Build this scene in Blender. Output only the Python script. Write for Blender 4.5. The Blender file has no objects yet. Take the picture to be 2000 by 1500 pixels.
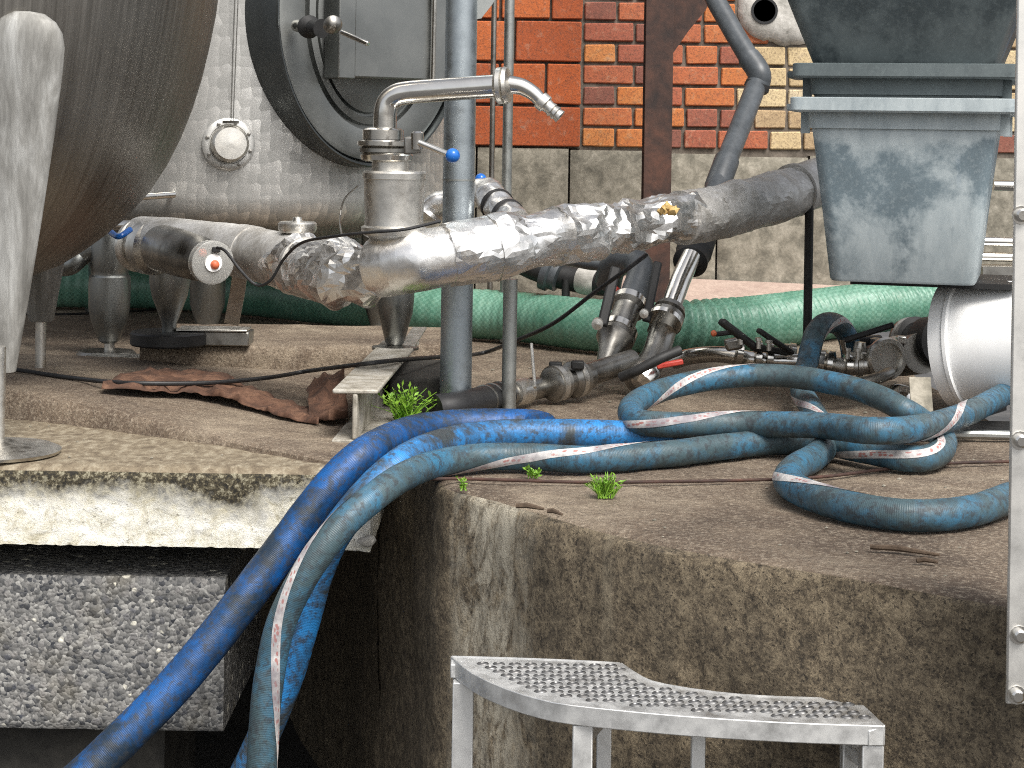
import bpy, bmesh, math, random
from mathutils import Vector, Matrix, noise
R = math.radians
random.seed(7)
S = bpy.context.scene
COL = S.collection

# ------------------------------------------------------------------ camera
F, CX, CY, H, TH = 3600.0, 1000.0, 267.0, 0.61, R(0.9)
cam_d = bpy.data.cameras.new('camera')
cam_d.sensor_width = 36.0
cam_d.lens = F / 2000.0 * 36.0
cam_d.shift_y = -(750.0 - CY) / 2000.0
cam_d.clip_start, cam_d.clip_end = 0.05, 1000.0
cam = bpy.data.objects.new('camera', cam_d)
COL.objects.link(cam)
cam.matrix_world = Matrix(((math.cos(TH), -math.sin(TH), 0, 0),
                           (0, 0, -1, 0),
                           (math.sin(TH), math.cos(TH), 0, H),
                           (0, 0, 0, 1)))
S.camera = cam

# ------------------------------------------------------------------ light
SUN_AZ, SUN_EL = R(152), R(53)          # azimuth clockwise from +Y
w = bpy.data.worlds.new('World'); S.world = w; w.use_nodes = True
wn = w.node_tree; wn.nodes.clear()
sky = wn.nodes.new('ShaderNodeTexSky'); sky.sky_type = 'NISHITA'; sky.sun_disc = False
sky.sun_elevation = SUN_EL; sky.sun_rotation = SUN_AZ
sky.dust_density = 4.0; sky.air_density = 1.0
hs = wn.nodes.new('ShaderNodeHueSaturation'); hs.inputs['Saturation'].default_value = 0.3
bg = wn.nodes.new('ShaderNodeBackground'); bg.inputs['Strength'].default_value = 0.125
wo = wn.nodes.new('ShaderNodeOutputWorld')
wn.links.new(sky.outputs[0], hs.inputs['Color']); wn.links.new(hs.outputs[0], bg.inputs['Color'])
wn.links.new(bg.outputs[0], wo.inputs['Surface'])
sun_d = bpy.data.lights.new('sun', 'SUN'); sun_d.energy = 2.4; sun_d.angle = R(28)
sun_d.color = (1.0, 0.96, 0.9)
sun = bpy.data.objects.new('sun', sun_d); COL.objects.link(sun)
sd = Vector((math.sin(SUN_AZ) * math.cos(SUN_EL), math.cos(SUN_AZ) * math.cos(SUN_EL), math.sin(SUN_EL)))
sun.rotation_euler = sd.to_track_quat('Z', 'Y').to_euler()
sun.location = sd * 20
vs = S.view_settings
vs.view_transform = 'Standard'; vs.look = 'None'; vs.gamma = 1.0; vs.use_curve_mapping = False
vs.exposure = 0.7
S.cycles.use_adaptive_sampling = True
S.cycles.max_bounces = 8
S.cycles.use_denoising = False
S.cycles.sample_clamp_indirect = 4.0
S.cycles.filter_width = 1.1

# ------------------------------------------------------------------ measuring helpers
CAMP = Vector((0, 0, H))
def ray(px, py):
    x = (px - CX) / F; z = -(py - CY) / F
    return Vector((x * math.cos(TH) - z * math.sin(TH), 1.0, x * math.sin(TH) + z * math.cos(TH)))
def P(px, py, s): return CAMP + ray(px, py) * (F / s)
def G(px, py, z=0.0):
    r = ray(px, py); return CAMP + r * ((z - H) / r.z)
def sc_at(v): return F / v.y
V = Vector

# ------------------------------------------------------------------ mesh builder
class MB:
    def __init__(self): self.v = []; self.f = []; self.uv = {}; self.m = {}
    def add(self, vs_, fs, uvs=None, mi=0):
        o = len(self.v); self.v += [tuple(x) for x in vs_]
        for k, f in enumerate(fs):
            if uvs: self.uv[len(self.f)] = uvs[k]
            if mi: self.m[len(self.f)] = mi
            self.f.append([i + o for i in f])
        return self
    def box(self, c, hx, hy, hz):
        c = V(c); hx = V(hx); hy = V(hy); hz = V(hz)
        vs_ = [c + a * hx + b * hy + d * hz for d in (-1, 1) for b in (-1, 1) for a in (-1, 1)]
        return self.add(vs_, [(0, 2, 3, 1), (4, 5, 7, 6), (0, 1, 5, 4), (2, 6, 7, 3), (0, 4, 6, 2), (1, 3, 7, 5)])
    def abox(self, x0, x1, y0, y1, z0, z1):
        return self.box(((x0 + x1) / 2, (y0 + y1) / 2, (z0 + z1) / 2), ((x1 - x0) / 2, 0, 0), (0, (y1 - y0) / 2, 0), (0, 0, (z1 - z0) / 2))
    def bar(self, p0, p1, wd, ht, up=(0, 0, 1)):
        p0 = V(p0); p1 = V(p1); d = (p1 - p0); L = d.length; d.normalize()
        sx = d.cross(V(up))
        if sx.length < 1e-4: sx = d.cross(V((0, 1, 0)))
        sx.normalize(); u = sx.cross(d)
        return self.box((p0 + p1) / 2, d * L / 2, sx * wd / 2, u * ht / 2)
    def ring_frames(self, pts):
        n = len(pts); T = []
        for i in range(n):
            a = pts[max(i - 1, 0)]; b = pts[min(i + 1, n - 1)]
            t = (b - a); t.normalize(); T.append(t)
        ref = V((0, 0, 1)) if abs(T[0].z) < 0.9 else V((0, 1, 0))
        nrm = (ref - T[0] * ref.dot(T[0])).normalized(); out = []
        for i in range(n):
            nrm = (nrm - T[i] * nrm.dot(T[i])).normalized()
            out.append((T[i], nrm.copy(), T[i].cross(nrm)))
        return out
    def tube(self, pts, r, seg=20, mod=None, caps=True, jitter=None):
        """sweep; r number or list; mod(L, ang, p) -> radius offset in metres"""
        pts = [V(p) for p in pts]; fr = self.ring_frames(pts); n = len(pts)
        L = 0; vs_ = []; Ls = []
        for i in range(n):
            if i: L += (pts[i] - pts[i - 1]).length
            Ls.append(L); ri = r[i] if isinstance(r, (list, tuple)) else r
            for k in range(seg):
                a = 2 * math.pi * k / seg
                d = fr[i][1] * math.cos(a) + fr[i][2] * math.sin(a)
                q = ri + (mod(L, a, pts[i] + d * ri) if mod else 0)
                vs_.append(pts[i] + d * q)
        fs = []; uvs = []
        for i in range(n - 1):
            for k in range(seg):
                k2 = (k + 1) % seg
                fs.append((i * seg + k, i * seg + k2, (i + 1) * seg + k2, (i + 1) * seg + k))
                uvs.append(((Ls[i], k / seg), (Ls[i], (k + 1) / seg), (Ls[i + 1], (k + 1) / seg), (Ls[i + 1], k / seg)))
        if caps:
            fs.append(tuple(range(seg))[::-1]); uvs.append([(0, 0)] * seg)
            fs.append(tuple((n - 1) * seg + k for k in range(seg))); uvs.append([(0, 0)] * seg)
        return self.add(vs_, fs, uvs)
    def lathe(self, p0, p1, prof, seg=28, frac=False, ell=None):
        """prof: (distance along axis from p0 in metres or fraction, radius in metres)"""
        p0 = V(p0); p1 = V(p1); ax = p1 - p0; L = ax.length; ax.normalize()
        ref = V((0, 0, 1)) if abs(ax.z) < 0.9 else V((0, -1, 0))
        a = (ref - ax * ref.dot(ax)).normalized(); b = ax.cross(a)
        vs_ = []; n = len(prof)
        for (t, r) in prof:
            t = t * L if frac else t
            for k in range(seg):
                q = 2 * math.pi * k / seg
                vs_.append(p0 + ax * t + (a * math.cos(q) + b * math.sin(q)) * max(r, 1e-5))
        fs = [(i * seg + k, i * seg + (k + 1) % seg, (i + 1) * seg + (k + 1) % seg, (i + 1) * seg + k) for i in range(n - 1) for k in range(seg)]
        if prof[0][1] > 1e-4: fs.append(tuple(range(seg))[::-1])
        if prof[-1][1] > 1e-4: fs.append(tuple((n - 1) * seg + k for k in range(seg)))
        return self.add(vs_, fs)
    def prism(self, poly, z0, z1):
        n = len(poly)
        vs_ = [V((p[0], p[1], z0)) for p in poly] + [V((p[0], p[1], z1)) for p in poly]
        return self.add(vs_, [tuple(range(n))[::-1], tuple(range(n, 2 * n))] + [(i, (i + 1) % n, n + (i + 1) % n, n + i) for i in range(n)])
    def plate(self, poly3, th):
        """flat polygon given as 3-D points, thickened along its normal"""
        p = [V(q) for q in poly3]; nn = (p[1] - p[0]).cross(p[2] - p[0]).normalized() * th / 2; n = len(p)
        return self.add([q - nn for q in p] + [q + nn for q in p],
                        [tuple(range(n))[::-1], tuple(range(n, 2 * n))] + [(i, (i + 1) % n, n + (i + 1) % n, n + i) for i in range(n)])
    def sphere(self, c, r, seg=16, rings=10):
        c = V(c); prof = [(-r * math.cos(math.pi * i / rings), r * math.sin(math.pi * i / rings)) for i in range(rings + 1)]
        return self.lathe(c, c + V((0, 0, 1)), prof, seg)
    def build(self, name, mat, parent=None, smooth=35, bevel=0, world=False, fixn=True):
        me = bpy.data.meshes.new(name)
        if parent is not None: base = V(parent['_b'])
        elif world: base = V((0, 0, 0))
        else:
            xs = [q[0] for q in self.v]; ys = [q[1] for q in self.v]; zs = [q[2] for q in self.v]
            base = V(((min(xs) + max(xs)) / 2, (min(ys) + max(ys)) / 2, min(zs)))
        me.from_pydata([(q[0] - base.x, q[1] - base.y, q[2] - base.z) for q in self.v], [], self.f)
        if self.uv:
            uvl = me.uv_layers.new(name='UVMap')
            for pi, p in enumerate(me.polygons):
                if pi in self.uv:
                    for li, uv in zip(p.loop_indices, self.uv[pi]): uvl.data[li].uv = uv
        if fixn:
            bm = bmesh.new(); bm.from_mesh(me); bmesh.ops.recalc_face_normals(bm, faces=bm.faces); bm.to_mesh(me); bm.free()
        mats = mat if isinstance(mat, (list, tuple)) else [mat]
        for m_ in mats: me.materials.append(m_)
        for pi, mi in self.m.items(): me.polygons[pi].material_index = mi
        if smooth:
            me.shade_smooth(); me.set_sharp_from_angle(angle=R(smooth))
        o = bpy.data.objects.new(name, me); COL.objects.link(o)
        if parent is not None:
            o.parent = parent; o['_b'] = parent['_b']
        else:
            o.location = base; o['_b'] = tuple(base)
        if bevel:
            bv = o.modifiers.new('bevel', 'BEVEL'); bv.width = bevel; bv.segments = 2; bv.limit_method = 'ANGLE'; bv.angle_limit = R(40)
        return o

def tag(o, label, cat, group=None):
    o['label'] = label; o['category'] = cat
    if group: o['group'] = group
    return o
def struct(o): o['kind'] = 'structure'; return o
def thing(name, label, cat, base, group=None):
    o = bpy.data.objects.new(name, None); COL.objects.link(o)
    o.empty_display_size = 0.1
    o.location = base; o['_b'] = tuple(base)
    return tag(o, label, cat, group)

def catmull(pts, step=0.012):
    pts = [V(p) for p in pts]; out = []
    e = [pts[0] * 2 - pts[1]] + pts + [pts[-1] * 2 - pts[-2]]
    for i in range(1, len(e) - 2):
        p0, p1, p2, p3 = e[i - 1:i + 3]
        n = max(2, int((p2 - p1).length / step))
        for k in range(n):
            t = k / n; t2 = t * t; t3 = t2 * t
            out.append(0.5 * ((2 * p1) + (p2 - p0) * t + (2 * p0 - 5 * p1 + 4 * p2 - p3) * t2 + (3 * p1 - p0 - 3 * p2 + p3) * t3))
    out.append(pts[-1]); return out

# ------------------------------------------------------------------ materials
class NT:
    def __init__(self, name):
        self.mat = bpy.data.materials.new(name); self.mat.use_nodes = True
        self.t = self.mat.node_tree; self.b = self.t.nodes['Principled BSDF']
    def n(self, typ, **kw):
        nd = self.t.nodes.new(typ)
        for k, v_ in kw.items():
            if hasattr(nd, k) and not isinstance(v_, dict): setattr(nd, k, v_)
        return nd
    def l(self, a, b): self.t.links.new(a, b)
    def coord(self, kind='Object', scale=(1, 1, 1)):
        tc = self.n('ShaderNodeTexCoord'); mp = self.n('ShaderNodeMapping')
        mp.inputs['Scale'].default_value = scale
        self.l(tc.outputs[kind], mp.inputs['Vector']); return mp.outputs[0]
    def noise(self, co, scale=5, detail=6, rough=0.6, dist=0):
        nd = self.n('ShaderNodeTexNoise'); nd.inputs['Scale'].default_value = scale; nd.inputs['Detail'].default_value = detail
        nd.inputs['Roughness'].default_value = rough; nd.inputs['Distortion'].default_value = dist
        self.l(co, nd.inputs['Vector']); return nd.outputs[0]
    def ramp(self, fac, stops):
        nd = self.n('ShaderNodeValToRGB'); cr = nd.color_ramp
        while len(cr.elements) < len(stops): cr.elements.new(0.5)
        for e, (p, c) in zip(cr.elements, stops):
            e.position = p; e.color = (c[0], c[1], c[2], 1) if not isinstance(c, (int, float)) else (c, c, c, 1)
        self.l(fac, nd.inputs[0]); return nd.outputs[0]
    def mix(self, fac, a, b, mode='MIX'):
        nd = self.n('ShaderNodeMix'); nd.data_type = 'RGBA'; nd.blend_type = mode
        for sock, x in ((nd.inputs[0], fac), (nd.inputs[6], a), (nd.inputs[7], b)):
            if isinstance(x, (int, float)): sock.default_value = x
            elif isinstance(x, (tuple, list)): sock.default_value = (x[0], x[1], x[2], 1)
            else: self.l(x, sock)
        return nd.outputs[2]
    def math(self, op, a, b=0.0):
        nd = self.n('ShaderNodeMath'); nd.operation = op
        for i, x in enumerate((a, b)):
            if isinstance(x, (int, float)): nd.inputs[i].default_value = x
            else: self.l(x, nd.inputs[i])
        return nd.outputs[0]
    def bump(self, h, strength=0.3, dist=0.01, normal=None):
        nd = self.n('ShaderNodeBump'); nd.inputs['Strength'].default_value = strength; nd.inputs['Distance'].default_value = dist
        self.l(h, nd.inputs['Height'])
        if normal is not None: self.l(normal, nd.inputs['Normal'])
        return nd.outputs[0]
    def set(self, color=None, rough=None, metal=None, normal=None, **kw):
        for k, x in (('Base Color', color), ('Roughness', rough), ('Metallic', metal), ('Normal', normal)):
            if x is None: continue
            s_ = self.b.inputs[k]
            if isinstance(x, (int, float)): s_.default_value = x
            elif isinstance(x, (tuple, list)): s_.default_value = (x[0], x[1], x[2], 1)
            else: self.l(x, s_)
        for k, x in kw.items(): self.b.inputs[k].default_value = x
        return self.mat

def m_steel(name, base=0.55, rough=0.28, dirt=0.25, tint=(1, 0.97, 0.92), scale=30, stretch=(1, 1, 1), dirtc=(0.10, 0.085, 0.07)):
    t = NT(name); co = t.coord('Object', stretch)
    n1 = t.noise(co, scale, 8, 0.65); n2 = t.noise(co, scale * 0.25, 5, 0.6, 1.0)
    c = tuple(base * q for q in tint)
    col = t.mix(t.ramp(n2, [(0.42, 0), (0.75, dirt)]), c, dirtc)
    col = t.mix(t.ramp(n1, [(0.35, 0), (0.8, 0.35)]), col, tuple(q * 0.6 for q in c))
    rr = t.ramp(n1, [(0.3, rough * 0.75), (0.75, min(1, rough * 1.6))])
    return t.set(col, rr, 1.0, t.bump(n1, 0.12, 0.002))
def m_plain(name, c1, c2, scale=20, rough=0.6, metal=0.0, bump=0.2, lo=0.35, hi=0.65, stretch=(1, 1, 1), c3=None, bd=0.004):
    t = NT(name); co = t.coord('Object', stretch)
    n1 = t.noise(co, scale, 9, 0.65, 0.4)
    st = [(lo, c1), (hi, c2)] if c3 is None else [(lo, c1), ((lo + hi) / 2, c2), (hi, c3)]
    n2 = t.noise(co, scale * 6, 4, 0.6)
    col = t.mix(t.ramp(n2, [(0.35, 0.0), (0.75, 0.4)]), t.ramp(n1, st), tuple(q * 0.5 for q in c1))
    return t.set(col, rough, metal, t.bump(t.math('ADD', n1, t.math('MULTIPLY', n2, 0.4)), bump, bd))

def m_deck():
    t = NT('platform_concrete'); co = t.coord('Object')
    big = t.noise(co, 2.6, 8, 0.68, 0.6); mid = t.noise(co, 13, 10, 0.75, 0.3); fine = t.noise(co, 120, 5, 0.75)
    col = t.ramp(big, [(0.36, (0.075, 0.052, 0.035)), (0.5, (0.175, 0.13, 0.09)), (0.64, (0.31, 0.25, 0.18))])
    col = t.mix(t.ramp(mid, [(0.42, 0.0), (0.62, 0.7)]), col, (0.095, 0.065, 0.045))
    col = t.mix(t.ramp(fine, [(0.48, 0.0), (0.68, 0.75)]), col, (0.42, 0.35, 0.265))
    col = t.mix(t.ramp(t.noise(co, 260, 2, 0.5), [(0.55, 0.0), (0.7, 0.7)]), col, (0.05, 0.04, 0.03))
    h = t.math('ADD', mid, t.math('MULTIPLY', fine, 0.5))
    return t.set(col, 0.85, 0, t.bump(h, 0.8, 0.014))
def m_wallface():
    t = NT('retaining_wall_concrete'); co = t.coord('Object')
    st = t.coord('Object', (1, 1, 0.10))
    streak = t.noise(st, 11, 8, 0.7, 0.2); big = t.noise(co, 4, 6, 0.6, 0.4); mid = t.noise(co, 42, 10, 0.78, 0.5); fine = t.noise(co, 150, 5, 0.8)
    col = t.ramp(mid, [(0.38, (0.04, 0.031, 0.02)), (0.48, (0.14, 0.108, 0.07)), (0.60, (0.33, 0.265, 0.175))])
    col = t.mix(t.ramp(big, [(0.42, 0.0), (0.68, 0.4)]), col, (0.075, 0.06, 0.042))
    col = t.mix(t.ramp(streak, [(0.48, 0.0), (0.68, 0.5)]), col, (0.06, 0.05, 0.037))
    col = t.mix(t.ramp(fine, [(0.5, 0.0), (0.66, 0.75)]), col, (0.34, 0.27, 0.175))
    col = t.mix(t.ramp(t.noise(co, 210, 3, 0.6), [(0.56, 0.0), (0.66, 0.85)]), col, (0.018, 0.014, 0.01))
    sep = t.n('ShaderNodeSeparateXYZ'); t.l(t.coord('Object'), sep.inputs[0])
    xw = t.math('ADD', sep.outputs[0], t.math('MULTIPLY', t.math('SUBTRACT', t.noise(st, 8, 5, 0.65), 0.5), 0.13))
    band = t.ramp(t.math('ABSOLUTE', t.math('ADD', xw, 0.02)), [(0.04, 1.0), (0.09, 0.0)])
    lim = t.math('MULTIPLY', band, t.ramp(t.noise(t.coord('Object', (1, 1, 0.35)), 30, 10, 0.8, 0.6), [(0.42, 0.0), (0.58, 0.9)]))
    col = t.mix(lim, col, (0.58, 0.53, 0.42))
    band2 = t.ramp(t.math('ABSOLUTE', t.math('SUBTRACT', xw, 0.165)), [(0.003, 0.4), (0.010, 0.0)])
    col = t.mix(t.math('MULTIPLY', band2, t.ramp(mid, [(0.4, 0.2), (0.6, 1.0)])), col, (0.40, 0.34, 0.24))
    h = t.math('ADD', mid, t.math('MULTIPLY', fine, 0.6))
    return t.set(col, 0.9, 0, t.bump(h, 0.9, 0.010))
def m_slab():
    t = NT('limewashed_concrete'); co = t.coord('Object')
    n1 = t.noise(co, 22, 10, 0.78, 0.5); n2 = t.noise(co, 85, 8, 0.8, 0.2); n0 = t.noise(co, 6, 5, 0.6)
    sep = t.n('ShaderNodeSeparateXYZ'); t.l(t.coord('Object'), sep.inputs[0])
    z = t.math('ADD', sep.outputs[2], t.math('MULTIPLY', t.math('SUBTRACT', n0, 0.5), 0.22))
    z = t.math('ADD', z, t.math('MULTIPLY', t.math('SUBTRACT', n1, 0.5), 0.10))
    top = t.ramp(t.math('ADD', t.math('MULTIPLY', z, 6.0), 1.0), [(0.44, 0.0), (0.80, 1.0)])
    col = t.ramp(n1, [(0.36, (0.46, 0.42, 0.30)), (0.47, (0.70, 0.67, 0.56)), (0.6, (0.84, 0.83, 0.77))])
    dark = t.ramp(n2, [(0.44, (0.015, 0.013, 0.009)), (0.53, (0.08, 0.065, 0.035)), (0.64, (0.50, 0.47, 0.35))])
    col = t.mix(top, col, dark)
    col = t.mix(t.ramp(n2, [(0.57, 0.0), (0.65, 0.8)]), col, (0.09, 0.075, 0.04))
    return t.set(col, 0.9, 0, t.bump(t.math('ADD', n1, t.math('MULTIPLY', n2, 0.7)), 0.6, 0.008))
def m_aggregate():
    t = NT('exposed_aggregate'); co0 = t.coord('Object')
    wob = t.n('ShaderNodeTexNoise'); wob.inputs['Scale'].default_value = 60; t.l(co0, wob.inputs['Vector'])
    sc_ = t.n('ShaderNodeVectorMath'); sc_.operation = 'SCALE'; sc_.inputs['Scale'].default_value = 0.010; t.l(wob.outputs[1], sc_.inputs[0])
    ad = t.n('ShaderNodeVectorMath'); ad.operation = 'ADD'; t.l(co0, ad.inputs[0]); t.l(sc_.outputs[0], ad.inputs[1]); co = ad.outputs[0]
    def vor(sc):
        v_ = t.n('ShaderNodeTexVoronoi'); v_.inputs['Scale'].default_value = sc; t.l(co, v_.inputs['Vector'])
        sp = t.n('ShaderNodeSeparateColor'); t.l(v_.outputs['Color'], sp.inputs[0]); return v_.outputs['Distance'], sp.outputs[0], sp.outputs[1]
    da, ra, _ = vor(150); db, rb, rb2 = vor(60)
    st = [(0.0, (0.03, 0.033, 0.04)), (0.3, (0.105, 0.105, 0.102)), (0.7, (0.19, 0.186, 0.178)), (1.0, (0.32, 0.315, 0.295))]
    col = t.ramp(ra, st)
    big = t.math('MULTIPLY', t.math('GREATER_THAN', rb, 0.6), t.ramp(db, [(0.35, 1.0), (0.5, 0.0)]))
    col = t.mix(big, col, t.ramp(rb2, [(0.0, (0.04, 0.045, 0.06)), (0.3, (0.17, 0.165, 0.16)), (0.89, (0.26, 0.25, 0.235)), (0.91, (0.76, 0.73, 0.62))]))
    n = t.noise(co0, 5, 5, 0.6); col = t.mix(t.ramp(n, [(0.58, 0.0), (0.75, 0.35)]), col, (0.20, 0.16, 0.08))
    h = t.math('ADD', t.math('SUBTRACT', 1.0, da), t.math('MULTIPLY', big, 0.5))
    return t.set(col, 0.75, 0, t.bump(h, 0.5, 0.004))
def m_brick(name, stops):
    t = NT(name); co = t.coord('Object'); oi = t.n('ShaderNodeObjectInfo')
    ad = t.n('ShaderNodeVectorMath'); ad.operation = 'ADD'; t.l(co, ad.inputs[0])
    cmb = t.n('ShaderNodeCombineXYZ'); m_ = t.math('MULTIPLY', oi.outputs['Random'], 40.0); t.l(m_, cmb.inputs[0]); t.l(m_, cmb.inputs[2])
    t.l(cmb.outputs[0], ad.inputs[1]); c2 = ad.outputs[0]
    n1 = t.noise(c2, 28, 8, 0.7, 0.4); n2 = t.noise(c2, 150, 4, 0.7)
    col = t.ramp(t.math('ADD', oi.outputs['Random'], t.math('MULTIPLY', t.math('SUBTRACT', n1, 0.5), 0.5)), stops)
    col = t.mix(t.ramp(n2, [(0.48, 0.0), (0.66, 0.6)]), col, (0.07, 0.035, 0.025))
    col = t.mix(t.ramp(n1, [(0.55, 0.0), (0.72, 0.45)]), col, (0.40, 0.30, 0.22))
    col = t.mix(t.ramp(t.noise(t.coord('Object', (1, 1, 1)), 9, 6, 0.7), [(0.55, 0.0), (0.75, 0.3)]), col, (0.08, 0.06, 0.05))
    return t.set(col, 0.8, 0, t.bump(t.math('ADD', n1, t.math('MULTIPLY', n2, 0.5)), 0.5, 0.004))
def m_hose(name, blue, worn, lo, hi, dark=(0.03, 0.035, 0.04)):
    t = NT(name); co = t.coord('Object'); uv = t.coord('UV')
    n1 = t.noise(co, 7, 8, 0.7, 0.5); n2 = t.noise(co, 60, 6, 0.75); n3 = t.noise(co, 18, 6, 0.65); n4 = t.noise(co, 11, 9, 0.75, 0.3)
    col = t.ramp(n1, [(lo, blue), (hi, worn)])
    col = t.mix(t.ramp(n2, [(0.49, 0.0), (0.60, 0.8)]), col, dark)
    col = t.mix(t.ramp(n3, [(0.56, 0.0), (0.74, 0.55)]), col, tuple(q * 0.6 + 0.05 for q in worn))
    col = t.mix(t.ramp(n4, [(0.48, 0.0), (0.60, 0.55)]), col, tuple(q * 0.5 + 0.004 for q in worn))
    wv = t.n('ShaderNodeTexWave'); wv.wave_type = 'BANDS'; wv.bands_direction = 'X'; wv.inputs['Scale'].default_value = 110
    wv.inputs['Distortion'].default_value = 1.5; t.l(uv, wv.inputs['Vector'])
    h = t.math('ADD', t.math('MULTIPLY', wv.outputs[1], 0.3), t.math('MULTIPLY', n2, 1.2))
    rr = t.ramp(n2, [(0.3, 0.32), (0.7, 0.65)])
    return t.set(col, rr, 0, t.bump(h, 0.35, 0.002))
def m_stripe():
    t = NT('hose_stripe_print'); uv = t.coord('UV'); co = t.coord('Object')
    br = t.n('ShaderNodeTexVoronoi'); br.inputs['Scale'].default_value = 1.0; br.voronoi_dimensions = '2D'
    mp = t.coord('UV', (95, 2.2, 1)); t.l(mp, br.inputs['Vector'])
    sep = t.n('ShaderNodeSeparateColor'); t.l(br.outputs['Color'], sep.inputs[0])
    ink = t.math('MULTIPLY', t.math('GREATER_THAN', sep.outputs[0], 0.3), t.ramp(br.outputs['Distance'], [(0.28, 1.0), (0.42, 0.0)]))
    su = t.n('ShaderNodeSeparateXYZ'); t.l(t.coord('UV'), su.inputs[0])
    inner = t.math('MULTIPLY', t.math('GREATER_THAN', su.outputs[1], 0.22), t.math('LESS_THAN', su.outputs[1], 0.78))
    gap = t.ramp(t.noise(t.coord('UV', (6, 0.01, 1)), 1.0, 2), [(0.38, 0.0), (0.44, 1.0)])
    ink = t.math('MULTIPLY', t.math('MULTIPLY', ink, inner), t.math('MULTIPLY', gap, 0.8))
    n = t.noise(co, 40, 7, 0.75); n2 = t.noise(co, 9, 5, 0.6)
    col = t.ramp(n, [(0.35, (0.30, 0.29, 0.29)), (0.6, (0.62, 0.60, 0.58))])
    col = t.mix(ink, col, (0.36, 0.09, 0.07))
    col = t.mix(t.ramp(n2, [(0.46, 0.0), (0.62, 0.8)]), col, (0.17, 0.15, 0.17))
    return t.set(col, 0.6, 0)
def m_green():
    t = NT('green_hose_plastic'); uv = t.coord('UV'); co = t.coord('Object')
    ch = t.n('ShaderNodeTexChecker'); ch.inputs['Scale'].default_value = 1.0
    t.l(t.coord('UV', (110, 54, 1)), ch.inputs['Vector'])
    n = t.noise(co, 9, 6, 0.65); n2 = t.noise(co, 70, 4, 0.7)
    col = t.ramp(n, [(0.35, (0.075, 0.205, 0.14)), (0.65, (0.17, 0.33, 0.25))])
    col = t.mix(t.math('MULTIPLY', ch.outputs[1], 0.4), col, (0.03, 0.13, 0.08))
    col = t.mix(t.ramp(n2, [(0.5, 0.0), (0.75, 0.4)]), col, (0.22, 0.32, 0.22))
    return t.set(col, 0.42, 0, t.bump(ch.outputs[1], 0.3, 0.0015))
def m_marbled():
    t = NT('marbled_stainless')
    uv = t.coord('UV', (1, 1, 1)); SCV = 34.0
    v_ = t.n('ShaderNodeTexVoronoi'); v_.voronoi_dimensions = '2D'; v_.inputs['Scale'].default_value = SCV; v_.inputs['Randomness'].default_value = 0.45
    t.l(uv, v_.inputs['Vector'])
    sp = t.n('ShaderNodeSeparateColor'); t.l(v_.outputs['Color'], sp.inputs[0])
    df = t.n('ShaderNodeVectorMath'); df.operation = 'SUBTRACT'; t.l(uv, df.inputs[0]); t.l(v_.outputs['Position'], df.inputs[1])
    sx = t.n('ShaderNodeSeparateXYZ'); t.l(df.outputs[0], sx.inputs[0])
    g = t.math('MULTIPLY', t.math('ADD', sx.outputs[0], t.math('MULTIPLY', sx.outputs[1], 0.6)), SCV * 0.34)
    nlow = t.noise(t.coord('Object'), 2.5, 5, 0.6); nf = t.noise(t.coord('Object'), 260, 3, 0.6)
    sw = t.math('ADD', t.math('ADD', g, 0.5), t.math('MULTIPLY', t.math('SUBTRACT', sp.outputs[0], 0.5), 0.55))
    sw = t.math('ADD', sw, t.math('MULTIPLY', t.math('SUBTRACT', nlow, 0.5), 0.5))
    col = t.ramp(sw, [(0.15, (0.40, 0.40, 0.385)), (0.6, (0.54, 0.535, 0.515)), (0.95, (0.80, 0.79, 0.76))])
    rr = t.ramp(sw, [(0.2, 0.56), (0.9, 0.40)])
    return t.set(col, rr, 0.8, t.bump(t.math('ADD', sw, t.math('MULTIPLY', nf, 0.2)), 0.02, 0.003))
def m_brushed(name, base, rough, sx=(60, 60, 1.2)):
    t = NT(name); co = t.coord('UV', (sx[0], sx[2], 1)); ob = t.coord('Object')
    n = t.noise(co, 1.0, 8, 0.7); n2 = t.noise(ob, 4, 6, 0.65)
    col = t.ramp(n, [(0.3, tuple(q * 0.62 for q in base)), (0.7, base)])
    col = t.mix(t.ramp(n2, [(0.45, 0.0), (0.75, 0.45)]), col, (0.12, 0.105, 0.09))
    return t.set(col, t.ramp(n, [(0.3, rough * 0.8), (0.7, rough * 1.3)]), 1.0, t.bump(n, 0.25, 0.003))
def m_tub(name, base, stain, amount):
    t = NT(name); co = t.coord('Object'); st = t.coord('Object', (1, 1, 0.35))
    n1 = t.noise(co, 6, 9, 0.68, 0.15); n2 = t.noise(st, 26, 8, 0.75, 0.1); n3 = t.noise(co, 110, 3, 0.7)
    col = t.ramp(n1, [(0.3, tuple(q * 0.75 for q in base)), (0.7, tuple(q * 1.25 for q in base))])
    sp = t.n('ShaderNodeSeparateXYZ'); t.l(t.coord('Object'), sp.inputs[0])
    zlow = t.ramp(sp.outputs[2], [(0.05, 0.16), (0.20, -0.0), (0.30, 0.0), (0.34, 0.22)])
    n1b = t.math('ADD', n1, zlow)
    f = t.math('MULTIPLY', t.ramp(n1b, [(0.50, 0.0), (0.62, 1.0)]), t.ramp(n2, [(0.3, 0.45), (0.6, 1.0)]))
    col = t.mix(t.math('MULTIPLY', f, amount), col, stain)
    col = t.mix(t.ramp(n3, [(0.5, 0.0), (0.75, 0.3)]), col, stain)
    col = t.mix(t.ramp(t.noise(st, 6, 3, 0.5), [(0.64, 0.0), (0.70, 0.5 * min(1, amount * 1.2))]), col, (0.10, 0.20, 0.36))
    return t.set(col, 0.5, 0, t.bump(n2, 0.1, 0.002))
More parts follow.
